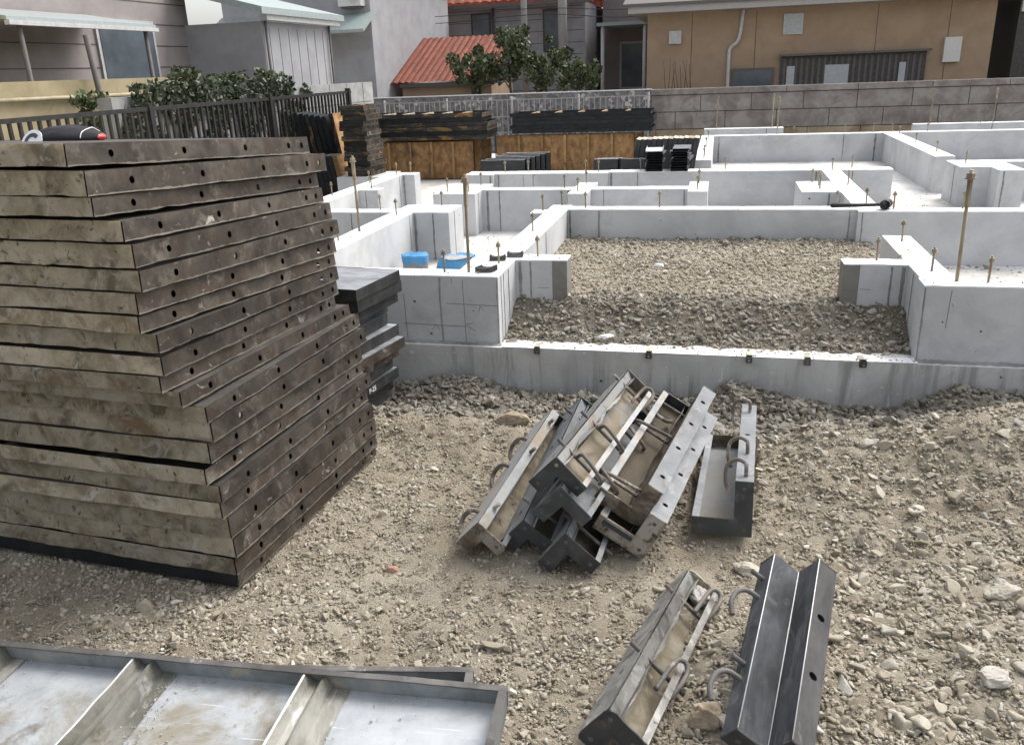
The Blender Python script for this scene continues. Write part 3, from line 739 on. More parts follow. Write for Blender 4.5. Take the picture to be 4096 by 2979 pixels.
BOLTS = [(-3.318, 6.958, .12), (-2.343, 5.277, .50), (-3.302, 7.784, .116), (-3.116, 7.383, .12), (-3.285, 8.486, .122), (-3.15, 8.55, .12), (-2.351, 4.95, .12), (-2.547, 6.174, .122), (-2.323, 5.931, .126), (-2.108, 6.377, .118), (-2.306, 7.163, .122), (-2.111, 7.157, .124), (-2.106, 7.551, .124), (-1.25, 4.165, .506), (-1.379, 4.147, .126), (-1.14, 4.379, .122), (-.961, 4.57, .118), (-1.15, 5.331, .122), (-1.247, 6.156, .122), (-1.142, 6.374, .122), (-.946, 6.279, .122), (-.4, 6.295, .122), (-1.293, 7.355, .122), (-1.143, 7.146, .122), (-1.14, 7.616, .116), (-1.283, 8.524, .13), (-2.107, 8.50, .12), (-1.887, 8.60, .112), (-1.15, 8.50, .118), (-.744, 8.615, .12), (-.155, 7.217, .12), (-.152, 7.605, .126), (.073, 8.642, .12), (-.149, 9.6, .124), (-.151, 9.96, .116), (-.15, 10.953, .118), (-.139, 11.935, .134), (.781, 7.62, .114), (.815, 7.423, .124), (.805, 7.229, .12), (1.034, 8.45, .122), (1.044, 7.443, .122), (1.233, 8.65, .12), (.825, 6.31, .12), (1.038, 6.447, .116), (1.182, 6.23, .12), (1.032, 5.103, .122), (.819, 4.59, .124), (1.032, 4.361, .118), (1.098, 4.166, .506), (1.226, 4.152, .126), (1.615, 6.244, .118), (2.253, 9.999, .118), (2.249, 11.034, .118), (2.256, 12.098, .134), (2.241, 12.506, .128), (2.028, 12.647, .134), (1.672, 12.70, .118), (1.005, 12.70, .102), (2.27, 8.9, .114), (2.715, 12.70, .098), (-.404, 6.324, .12), (.783, 12.70, .494), (.781, 13.98, .496), (-.047, 13.98, .488), (3.034, 14.08, .486), (3.878, 14.08, .48), (3.152, 14.08, .116), (3.71, 14.08, .126)]
def prism(bm, cx, cy, z0, z1, r, n, rot=0):
    a = [bm.verts.new((cx + r * math.cos(rot + 2 * math.pi * k / n), cy + r * math.sin(rot + 2 * math.pi * k / n), z0)) for k in range(n)]
    b = [bm.verts.new((v.co.x, v.co.y, z1)) for v in a]
    for k in range(n): bm.faces.new((a[k], a[(k + 1) % n], b[(k + 1) % n], b[k]))
    bm.faces.new(list(reversed(a))); bm.faces.new(b)
_bolt = {}
for (x, y, h) in BOLTS:
    tall = h > .3
    key = 'hold_down_bolt' if tall else 'anchor_bolt'
    if key not in _bolt:
        bm = bmesh.new(); r = .0082 if tall else .0056
        z = -.01; N = 14 if tall else 8
        tube(bm, [(0, 0, -.01), (0, 0, (.50 if tall else .12))], r, 10)
        rod = mobj(key, bm, M['zinc_bolt'], fd)
        bm = bmesh.new(); hh = .50 if tall else .12; k = 1.45 if tall else 1
        prism(bm, 0, 0, hh - .024 * k, hh - .010 * k, .0125 * k, 6, .3); prism(bm, 0, 0, hh - .028 * k, hh - .0242 * k, .0155 * k, 14)
        if tall: prism(bm, 0, 0, hh - .16, hh - .0285 * k, .0125, 6, .1)
        nut = mobj('nut', bm, M['zinc_bolt'], rod)
        _bolt[key] = (rod, nut)
    else:
        rod = dup(_bolt[key][0]); nut = dup(_bolt[key][1]); nut.parent = rod
    rod.location = (x, y - 4.02, TOP + (h - (.5 if tall else .12)) * .5)
    rod.rotation_euler = (random.uniform(-.02, .02), random.uniform(-.02, .02), random.uniform(0, 3))

# crumbs of mortar on the wall tops and slab
def crumbs():
    P = []; 
    for (x0, x1, y0, y1, n) in ((-1.9, -1.08, 4.08, 4.21, 60), (-1.21, -1.08, 4.22, 6.2, 60), (-1.06, -.79, 4.48, 4.62, 40), (-2.4, -2.25, 4.3, 6.4, 90), (.95, 1.1, 4.22, 5.25, 40), (.95, 1.6, 4.08, 4.21, 40), (-1.06, 1.6, 6.2, 6.34, 70), (-3.36, -3.22, 6.4, 8.6, 120), (-2.4, -2.0, 7.05, 7.65, 60), (-1.2, -1.06, 7.05, 7.7, 40), (.66, 1.1, 7.07, 7.68, 60), (-2.4, 1.5, 8.5, 8.62, 90), (.95, 1.1, 6.4, 8.4, 60), (-.23, -.08, 9.5, 12.5, 60), (2.15, 2.32, 9.6, 12.5, 40), (-2.0, 1.0, 7.28, 7.41, 60)):
        for _ in range(n): P.append((random.uniform(x0, x1), random.uniform(y0, y1), TOP + .002))
    for _ in range(900): P.append((random.uniform(-2.1, -1.25), random.uniform(4.3, 7.0), .137))
    for _ in range(900): P.append((random.uniform(-3.3, 3), random.uniform(8.7, 12.5), .137))
    for _ in range(300): P.append((random.uniform(1.15, 2.2), random.uniform(6.3, 9.5), .137))
    for _ in range(260): P.append((random.uniform(-1.05, .95), random.uniform(4.03, 4.12), .142))
    P = np.array(P); n = len(P); sz = .004 * (4.5 ** (RNG.random(n) ** 2.2))
    r = scatter([(1, P, sz, tints(n, .5, .25))])
    tag(npmesh('mortar_crumbs', r[0], r[1], M['stone'], tint=r[2]), 'crumbs of mortar and grit lying on the wall tops and slab', 'grit', kind='stuff')
crumbs()

# ------------------------------------------------------------------ steel form panels
def holed_strip(L, H, holes, r, thick, wob=0, seed=0, rim=None, wob_top=0):
    """flat strip in local x (0..L) and z (0..H) at y=0, facing -y; round holes cut through; thick extends to +y"""
    bm = bmesh.new()
    cells = []
    c = min(H * .46, .024)
    xs = []
    cur = 0
    def span(a, b):
        n = max(1, int((b - a) / .025))
        for k in range(n): cells.append(('s', a + (b - a) * k / n, a + (b - a) * (k + 1) / n))
    for h in sorted(holes):
        if h - c < cur or h + c > L: continue
        span(cur, h - c); cells.append(('h', h - c, h + c)); cur = h + c
    span(cur, L)
    zs = [0, H * .25, H * .5, H * .75, H]
    vd = {}
    def vert(x, z):
        k = (round(x, 5), round(z, 5))
        if k not in vd: vd[k] = bm.verts.new((x, 0, z))
        return vd[k]
    for kind, a, b in cells:
        if kind == 's':
            for q in range(4): bm.faces.new((vert(a, zs[q]), vert(b, zs[q]), vert(b, zs[q + 1]), vert(a, zs[q + 1])))
        else:
            x = [a + (b - a) * q / 4 for q in range(5)]
            loop = [(x[q], zs[0]) for q in range(5)] + [(x[4], zs[q]) for q in range(1, 5)] + [(x[4 - q], zs[4]) for q in range(1, 5)] + [(x[0], zs[4 - q]) for q in range(1, 4)]
            cx, cz = (a + b) / 2, H * .5
            inner = []
            for (px, pz) in loop:
                an = math.atan2((pz - cz) / H, (px - cx) / (b - a)); inner.append(bm.verts.new((cx + r * math.cos(an), 0, cz + r * 1.12 * math.sin(an))))
            n = len(loop)
            for q in range(n):
                bm.faces.new((vert(*loop[q]), vert(*loop[(q + 1) % n]), inner[(q + 1) % n], inner[q]))
    g = bm.faces[:]
    if wob:
        for v in bm.verts:
            w = mnoise.noise((v.co.x * 5, seed, 0)) + .6 * mnoise.noise((v.co.x * 17, seed, 4)) + .35 * mnoise.noise((v.co.x * 45, seed, 4))
            k = 1 - v.co.z / H
            v.co.z += wob * w * k ** 2
            v.co.y += wob * .9 * mnoise.noise((v.co.x * 6, seed, 7)) * (k ** 2 + .4 * (1 - k) ** 2)
            if wob_top: v.co.z += wob_top * mnoise.noise((v.co.x * 7, seed, 9)) * (1 - k) ** 2
    bmesh.ops.solidify(bm, geom=g, thickness=-thick)
    bmesh.ops.recalc_face_normals(bm, faces=bm.faces[:])
    if rim is not None:
        for f in bm.faces:
            c = f.calc_center_median()
            if abs(f.normal.y) < .55 and (c.z < H * .12 or c.z > H * .88 or c.x < .004 or c.x > L - .004): f.material_index = rim
    return bm

def xform(bm, mat):
    for v in bm.verts: v.co = mat @ v.co
    return bm

def panel(name, L, W, T, mats, label, cat, group=None, holes_end=None, ribs=3, wob=.003, seed=0, hole_r=.009, detail=True, plugs=0, sheet_top=False, flare=0):
    """open steel tray: local x = long side, y = short side, z = depth. Near corner (0,0); face sheet at z=0."""
    root = empty(name, None, label, cat, group)
    rim = mats.get('rim')
    def mm(k): return [mats[k], rim] if rim else [mats[k]]
    e = holes_end if holes_end is not None else [W * .04, W * .125, W * .37, W * .63, W * .875]
    ri = 1 if rim else None
    # end rails run along y at x = 0 and x = L
    bm = holed_strip(W, T, e, hole_r, .004, wob, seed, ri)
    for v in bm.verts:                       # the flange is sprung outwards at its foot; corners stay closed
        k = flare * max(0, 1 - v.co.z / T)
        v.co.y -= k
        if v.co.x < .001: v.co.x -= k
    o = mobj('end_rail', xform(bm, Matrix(((0, 1, 0, 0), (1, 0, 0, 0), (0, 0, 1, 0), (0, 0, 0, 1)))), mm('end'), root)
    for k in range(plugs):
        h = e[(seed + k * 2) % len(e)]
        b2 = bmesh.new(); tube(b2, [(.0012, h, T * .5), (.005, h, T * .5)], hole_r * 1.02, 12); mobj('hole_plug', b2, M['rim'], root)
    if detail:
        bm = holed_strip(W, T, [], hole_r, .004, 0, seed, ri)
        mobj('end_rail', xform(bm, Matrix(((0, 1, 0, L - .004), (1, 0, 0, 0), (0, 0, 1, 0), (0, 0, 0, 1)))), [mats['inner']] * 2 if 'inner' in mats else mm('end'), root)
    # side rails along x at y = 0 and y = W
    bm = holed_strip(L - .010, T, [] if not mats.get('side_holes') else [L * f for f in (.05, .2, .35, .5, .65, .8, .95)], hole_r, .004, wob, seed + 31, ri, wob * .5)
    for v in bm.verts:
        k = flare * max(0, 1 - v.co.z / T)
        v.co.y -= k
        if v.co.x < .001: v.co.x -= k
    mobj('side_rail', xform(bm, Matrix.Translation((.005, .0002, 0))), mm('side'), root)
    if detail:
        bm = holed_strip(L - .010, T, [], hole_r, .004, 0, seed, ri)
        mobj('side_rail', xform(bm, Matrix.Translation((.005, W - .0045, 0))), [mats['inner']] * 2 if 'inner' in mats else mm('side'), root)
    bm = bmesh.new(); box(bm, .005, L - .005, .005, W - .005, T - .0045 if sheet_top else .001, T - .0015 if sheet_top else .004)
    mobj('face_sheet', bm, mats['sheet'], root)
    for k in range(ribs):
        x = L * (k + 1) / (ribs + 1)
        bm = bmesh.new()
        if sheet_top: box(bm, x, x + .003, .006, W - .006, .004, T - .005)
        else:
            box(bm, x, x + .003, .006, W - .006, .0045, T * .93); box(bm, x + .0035, x + .032, .006, W - .006, T * .93 - .003, T * .93)
        mobj('rib', bm, mats['rib'], root)
    return root

ORD = ['top', 'second', 'third', 'fourth', 'fifth', 'sixth', 'seventh', 'eighth', 'ninth', 'tenth', 'eleventh', 'twelfth', 'thirteenth', 'fourteenth', 'fifteenth', 'sixteenth', 'seventeenth', 'eighteenth', 'nineteenth', 'twentieth']
LAYERS = [((-1.574, 1.824, -.132), (-1.451, 2.885, -.204)), ((-1.55, 1.845, -.202), (-1.4, 2.91, -.265)), ((-1.547, 1.848, -.269), (-1.433, 2.894, -.335)), ((-1.501, 1.885, -.335), (-1.422, 2.899, -.387)), ((-1.49, 1.894, -.399), (-1.401, 2.909, -.444)), ((-1.486, 1.897, -.471), (-1.382, 2.918, -.509)), ((-1.501, 1.885, -.531), (-1.398, 2.91, -.577)), ((-1.505, 1.882, -.594), (-1.405, 2.907, -.636)), ((-1.475, 1.905, -.65), (-1.401, 2.909, -.685)), ((-1.475, 1.905, -.717), (-1.407, 2.906, -.741)), ((-1.486, 1.897, -.773), (-1.421, 2.9, -.802)), ((-1.45, 1.924, -.826), (-1.374, 2.922, -.838)), ((-1.401, 1.96, -.884), (-1.345, 2.935, -.879)), ((-1.396, 1.964, -.935), (-1.328, 2.943, -.937)), ((-1.409, 1.954, -.996), (-1.349, 2.934, -1.011)), ((-1.427, 1.941, -1.077), (-1.352, 2.932, -1.077)), ((-1.401, 1.961, -1.14), (-1.325, 2.945, -1.128)), ((-1.405, 1.957, -1.195), (-1.343, 2.936, -1.193)), ((-1.393, 1.966, -1.25), (-1.327, 2.943, -1.256)), ((-1.389, 1.969, -1.322), (-1.322, 2.946, -1.326)), ((-1.395, 1.965, -1.393), (-1.325, 2.945, -1.393)), ((-1.394, 1.965, -1.45), (-1.329, 2.943, -1.45))]
stack_traits = {0: 'uppermost panel of the tall left stack, with a black bag on it', 1: 'second panel down the tall left stack, jutting furthest right at the back', 15: 'sixteenth panel down the tall left stack, rust-patched with a black gap above it', 20: 'white-streaked panel just above the black lowest one in the tall left stack', 21: 'black lowest panel of the tall left stack, lying on the soil'}
PANMATS = dict(end=M['rail_dark'], side=M['rail_caked'], sheet=M['sheet_dark'], rib=M['sheet_dark'], rim=M['rim'], inner=M['sheet_dark'])  # hidden rails and ribs coloured dark to paint shade behind the holes
for i, (a, b) in enumerate(LAYERS):
    A = Vector(a) + Vector((0, 0, 1.5)); B = Vector(b) + Vector((0, 0, 1.5))
    W = (B - A).length; yv = (B - A).normalized()
    zup = Vector((0, 0, 1))
    xv = yv.cross(zup).normalized() * -1           # to the left
    zv = yv.cross(-xv).normalized()
    if zv.z < 0: zv = -zv
    nxt = LAYERS[i + 1] if i + 1 < len(LAYERS) else None
    T = .055
    if nxt: T = min(.068, (a[2] - nxt[0][2]) - .004, (b[2] - nxt[1][2]) - .004); T = max(T, .045)
    if i == 21: T = .045
    mats = dict(PANMATS)
    if i == 21: mats.update(side=M['black_steel'], end=M['rail_dark'])
    lab = stack_traits.get(i) or '%s panel down the tall left stack of stained steel forms' % (ORD[i] if i < len(ORD) else 'twenty-first')
    p = panel('steel_form', 1.5, W, T, mats, lab, 'steel form', 'steel form panels in the tall left stack', seed=i * 3 + 1, wob=.0045 if i < 21 else .002, sheet_top=i not in (15, 19, 20), flare=.006 if i < 21 else 0, plugs=[0, 1, 0, 0, 0, 1, 0, 0, 1, 0, 0, 0, 0, 1, 0, 1, 0, 1, 0, 0, 0, 0][i],
              holes_end=[W * (f + random.uniform(-.006, .006)) for f in (.135, .393, .655, .885, .955)])
    # local axes: x -> left, y -> far, z -> up ; mirrored handedness avoided by building with x reversed
    Mx = Matrix(((xv.x, yv.x, zv.x, 0), (xv.y, yv.y, zv.y, 0), (xv.z, yv.z, zv.z, 0), (0, 0, 0, 1)))
    if Mx.to_3x3().determinant() < 0:              # flip: bake the mirror into the meshes so the object keeps a clean rotation
        for ch in p.children:
            for v in ch.data.vertices: v.co.x = -v.co.x
            ch.data.flip_normals()
        Mx = Matrix(((-xv.x, yv.x, zv.x, 0), (-xv.y, yv.y, zv.y, 0), (-xv.z, yv.z, zv.z, 0), (0, 0, 0, 1)))
    Mx.translation = A - zv * T
    p.matrix_world = Mx

# second, darker stack behind it
def place(o, x, y, z, rz=0, rx=0, ry=0):
    o.matrix_world = Matrix.Translation((x, y, z)) @ Matrix.Rotation(rz, 4, 'Z') @ Matrix.Rotation(rx, 4, 'X') @ Matrix.Rotation(ry, 4, 'Y')
    return o
BLK = dict(end=M['dark_edge'], side=M['dark_edge'], sheet=M['smooth_sheet'], rib=M['black_steel'], rim=M['dark_edge'])
dk = [(-1.50, 3.285, .62, 'sheet'), (-1.505, 3.30, .566, ''), (-1.525, 3.30, .513, ''), (-1.60, 3.30, .459, ''), (-1.575, 3.28, .405, ''), (-1.545, 3.29, .350, ''), (-1.515, 3.27, .296, 'r'), (-1.545, 3.285, .243, 'r'), (-1.575, 3.27, .182, ''), (-1.555, 3.29, .128, ''), (-1.59, 3.27, .072, 'w'), (-1.6, 3.30, .018, '')]
for i, (x, y, z, k) in enumerate(dk):
    L, W, T = .62, .40, .052
    mats = dict(BLK)
    if k == 'r': mats['end'] = mats['side'] = M['rail_dark']
    if k == 'w': mats['end'] = M['black_yellow']
    lab = 'smooth blue-grey topmost panel of the dark stack behind the tall one' if i == 0 else 'dark panel in the rear stack by the footing, %s from its top' % ORD[i]
    p = panel('steel_form', L, W, T, mats, lab, 'steel form', 'dark form panels in the rear stack', seed=90 + i, wob=.001, ribs=1, holes_end=[.05, .2, .35])
    # face sheet upward: turn over about the long axis
    p.matrix_world = Matrix.Translation((x, y, z)) @ Matrix.Rotation(R(-9 + random.uniform(-2, 2)), 4, 'Z') @ Matrix.Translation((0, W, 0)) @ Matrix.Rotation(math.pi, 4, 'X') @ Matrix.Translation((-L, 0, 0)) 
    for ch in p.children:
        if ch.name.startswith('end_rail'): ch.data.materials[0] = mats['end']
b2 = bmesh.new(); box(b2, -1.60, -1.452, 3.22, 3.29, -.02, .016)
tag(mobj('timber_block', b2, M['wood']), 'raw timber block under the dark rear stack of panels', 'timber')
# chalk writing on a lower panel of the rear stack
def text_obj(txt, size, mat, M4, parent, name='chalk_mark'):
    cu = bpy.data.curves.new(name, 'FONT'); cu.body = txt; cu.size = size; cu.extrude = .0004; cu.offset = .0003
    o = bpy.data.objects.new('tmp', cu); COL.objects.link(o)
    dg = bpy.context.evaluated_depsgraph_get(); me = bpy.data.meshes.new_from_object(o.evaluated_get(dg))
    bpy.data.objects.remove(o)
    me.materials.clear(); me.materials.append(mat)
    c = link(name, me, parent)
    if parent is not None: c.matrix_parent_inverse = parent.matrix_world.inverted()
    c.matrix_world = M4
    return c

_cp = [o for o in COL.objects if o.name.startswith('steel_form') and 'rear stack by the footing, tenth' in o.get('label', '')][0]
_x, _y, _z, _ = dk[9]
_fr = Matrix.Translation((_x, _y, _z)) @ Matrix.Rotation(R(-9), 4, 'Z')
bpy.context.view_layer.update()
text_obj('P-25', .034, M['white_vinyl'], _cp.matrix_world @ Matrix.Translation((.62 + .0006, .40 - .11, .052 - .014)) @ Matrix(((0, 0, 1, 0), (-1, 0, 0, 0), (0, -1, 0, 0), (0, 0, 0, 1))), _cp)

# foreground open panel, lying face down with its tray up, and another beneath it
def scratch(mat, col):
    t = mat.node_tree; b = t.nodes['Principled BSDF']
    src = b.inputs['Base Color'].links[0].from_socket
    c = src
    for ang, sc, lo in ((.5, 3.0, .66), (-.9, 4.0, .68)):
        tc = t.nodes.new('ShaderNodeTexCoord'); mp = t.nodes.new('ShaderNodeMapping')
        mp.inputs['Rotation'].default_value = (0, 0, ang); mp.inputs['Scale'].default_value = (1.2, 40, 1)
        t.links.new(tc.outputs['Object'], mp.inputs['Vector'])
        c = mix(t, step(t, nz(t, mp.outputs[0], sc, 3, .6), lo, lo + .05), c, col)
    t.links.new(c, b.inputs['Base Color'])
scratch(M['open_tray'], (0.62, 0.64, 0.65)); scratch(M['smooth_sheet'], (0.42, 0.43, 0.44)); scratch(M['blue_grey'], (0.33, 0.34, 0.35))
OPEN = dict(end=M['open_edge'], side=M['open_rail'], sheet=M['open_tray'], rib=M['open_rib'])
def open_panel(L, W, T, label, rib_x, seed):
    root = empty('steel_form', None, label, 'steel form')
    # rails with a folded flat lip on top, built as C sections with slightly dented lips
    def rail(p0, p1, inward, name, mats):
        bm = bmesh.new(); d = Vector(p1) - Vector(p0); n = int(d.length / .03); prev = None
        for k in range(n + 1):
            q = Vector(p0) + d * k / n
            w = .0022 * mnoise.noise((k * .13, seed, len(name))) + .0012 * mnoise.noise((k * .6, seed, 3)); w2 = .0025 * mnoise.noise((k * .17, seed, 8))
            sec = [(0, 0), (0, T), (.019, T), (.019, T - .004), (.004, T - .0045), (.004, 0)]
            row = [bm.verts.new(q + Vector(inward) * (s[0] + w) + Vector((0, 0, s[1] + (w2 if s[1] > T * .5 else 0)))) for s in sec]
            if prev:
                for j in range(6):
                    f = bm.faces.new((prev[j], prev[(j + 1) % 6], row[(j + 1) % 6], row[j])); f.material_index = 1 if j in (1, 2) else 0
            else: bm.faces.new(row)
            prev = row
        bm.faces.new(list(reversed(prev)))
        bmesh.ops.recalc_face_normals(bm, faces=bm.faces[:])
        return mobj(name, bm, mats, root)
    rm = [M['open_rail'], M['open_edge']]
    rail((0, W, 0), (L, W, 0), (0, -1, 0), 'side_rail', rm)
    rail((0, 0, 0), (L, 0, 0), (0, 1, 0), 'side_rail', rm)
    rail((L, .0195, 0), (L, W - .0195, 0), (-1, 0, 0), 'end_rail', rm)
    rail((0, .0195, 0), (0, W - .0195, 0), (1, 0, 0), 'end_rail', rm)
    bm = bmesh.new()
    NX, NY = 60, 24
    g = [[bm.verts.new((.0045 + (L - .009) * i / NX, .0045 + (W - .009) * j / NY, .004 + .0015 * mnoise.noise((i * .15, j * .2, seed)))) for i in range(NX + 1)] for j in range(NY + 1)]
    for j in range(NY):
        for i in range(NX): bm.faces.new((g[j][i], g[j][i + 1], g[j + 1][i + 1], g[j + 1][i])).smooth = True
    mobj('face_sheet', bm, M['open_tray'], root)
    for x in rib_x:      # hat-section ribs with a dented crest and a welded toe
        bm = bmesh.new(); N = 26; prev = None
        for k in range(N + 1):
            y = .006 + (W - .012) * k / N
            dent = .009 * mnoise.noise((y * 9, x * 7, seed)) + .002 * mnoise.noise((y * 40, x, seed))
            e = .0  + .004 * max(0, mnoise.noise((y * 14, x * 3, 4)))
            sec = [(-.036, .007), (-.030, T * .90 + dent * .5), (-.026 + e, T * .99 + dent), (-.022, T * .95 + dent), (-.010, T * .52), (.006, T * .44), (.020, T * .78 + dent * .4), (.025, T * .80 + dent * .4), (.040, .009), (.085, .0072)]
            row = [bm.verts.new((x + s[0] + dent * .4, y, s[1])) for s in sec]
            if prev:
                for j in range(len(sec) - 1):
                    f = bm.faces.new((prev[j], prev[j + 1], row[j + 1], row[j])); f.material_index = 1 if j in (1, 2) else (0 if j != 0 else 2)
            prev = row
        mobj('rib', bm, [M['open_rib'], M['zinc_white'], M['open_edge']], root)
    return root
A = math.atan2(1.577 - 1.485, 1.351)
Lp = 1.8; Wp = .6
p = open_panel(Lp, Wp, .058, 'upturned galvanised panel with dented ribs at the bottom left corner', [Lp - 1.40, Lp - .955, Lp - .485], 2)
p.matrix_world = Matrix.Translation((-.431, 1.577, .052)) @ Matrix.Rotation(A, 4, 'Z') @ Matrix.Translation((-Lp, -Wp, 0))
p = open_panel(Lp, Wp, .056, 'rusty-edged panel mostly hidden under the upturned galvanised one at bottom left', [Lp - 1.2, Lp - .6], 5)
p.matrix_world = Matrix.Translation((-.556, 1.705, -.014)) @ Matrix.Rotation(.178, 4, 'Z') @ Matrix.Translation((-Lp, -Wp, 0))

def tray_grit():
    mt4 = Matrix.Translation((-.431, 1.577, .052)) @ Matrix.Rotation(A, 4, 'Z') @ Matrix.Translation((-Lp, -Wp, 0))
    P = []
    while len(P) < 1500:
        lx, ly = random.uniform(.2, Lp - .01), random.uniform(.1, Wp - .01)
        d = min(abs(lx - c) for c in (Lp - 1.29, Lp - .86, Lp - .39)); k = .08 + 1.0 * math.exp(-(d / .06) ** 2) + .5 * math.exp(-((Wp - ly) / .03) ** 2)
        if random.random() < k * (.5 + mnoise.noise((lx * 6, ly * 6, 3))): P.append((mt4 @ Vector((lx, ly, .0085)))[:])
    P = np.array(P); n = len(P); sz = .002 * (4.0 ** (RNG.random(n) ** 2.5))
    r = scatter([(1, P, sz, tints(n, .75, .25))])
    tag(npmesh('mortar_crumbs', r[0], r[1], M['stone'], tint=r[2]), 'pale grit sprinkled over the sheet of the upturned panel at bottom left', 'grit', kind='stuff')
tray_grit()

# ------------------------------------------------------------------ L-shaped corner forms
def lplate(w1, w2, t, th, holes, s0, irregular=0, seed=0, slot=None):
    """L-shaped end plate in the (p,q) plane at s0, thickness th along s; holes: list of (p,q,r)"""
    bm = bmesh.new()
    out = [(0, 0), (w1, 0), (w1, t), (t, t), (t, w2), (0, w2)]
    pts = []
    for k in range(6):
        a, b = out[k], out[(k + 1) % 6]
        n = 6
        for q in range(n):
            u = q / n; x, y = a[0] + (b[0] - a[0]) * u, a[1] + (b[1] - a[1]) * u
            if irregular: x += irregular * mnoise.noise((x * 30, y * 30, seed)); y += irregular * mnoise.noise((x * 30, y * 30, seed + 5))
            pts.append((x, y))
    if irregular:
        # rounded, battered corners
        for k in (0, 6, 30):
            ppt, nn = pts[k - 1], pts[(k + 1) % len(pts)]
            pts[k] = ((pts[k][0] * .3 + (ppt[0] + nn[0]) * .35), (pts[k][1] * .3 + (ppt[1] + nn[1]) * .35))
    f = bm.faces.new([bm.verts.new((x, y, s0)) for x, y in pts])
    r = bmesh.ops.extrude_face_region(bm, geom=[f])
    for v in [e for e in r['geom'] if isinstance(e, bmesh.types.BMVert)]: v.co.z += th
    bmesh.ops.recalc_face_normals(bm, faces=bm.faces[:])
    return bm

def sheet(bm, a, b, c, d, th, mi=0, nu=12, nv=3, wob=0, seed=0, crest=0):
    """curved sheet a-b (near) to d-c (far): bilinear, dented, thickness th"""
    a, b, c, d = map(Vector, (a, b, c, d))
    nrm = (b - a).cross(d - a).normalized()
    start = len(bm.faces)
    g = []
    for j in range(nu + 1):
        v = j / nu; row = []
        for i in range(nv + 1):
            u = i / nv
            p = a.lerp(b, u).lerp(d.lerp(c, u), v)
            k = wob * mnoise.noise((u * 1.2 + seed, v * 6, seed * 1.7)) + wob * .4 * mnoise.noise((u * 3 + seed, v * 21, seed))
            if crest: k *= (u if crest > 0 else 1 - u) ** 1.5 * 1.6
            row.append(bm.verts.new(p + nrm * k))
        g.append(row)
    fs = []
    for j in range(nu):
        for i in range(nv):
            f = bm.faces.new((g[j][i], g[j][i + 1], g[j + 1][i + 1], g[j + 1][i])); f.material_index = mi; fs.append(f)
    if th:
        r = bmesh.ops.solidify(bm, geom=fs, thickness=th)
        for f in bm.faces:
            pass
    for f in bm.faces[start:]: f.material_index = mi

def strip_between(bm_holes, origin, ex, ey, ez):
    """place a holed_strip (x,z plane) with its x along ex, z along ez, y along ey"""
    mt = Matrix(((ex[0], ey[0], ez[0], origin[0]), (ex[1], ey[1], ez[1], origin[1]), (ex[2], ey[2], ez[2], origin[2]), (0, 0, 0, 1)))
    return xform(bm_holes, mt)

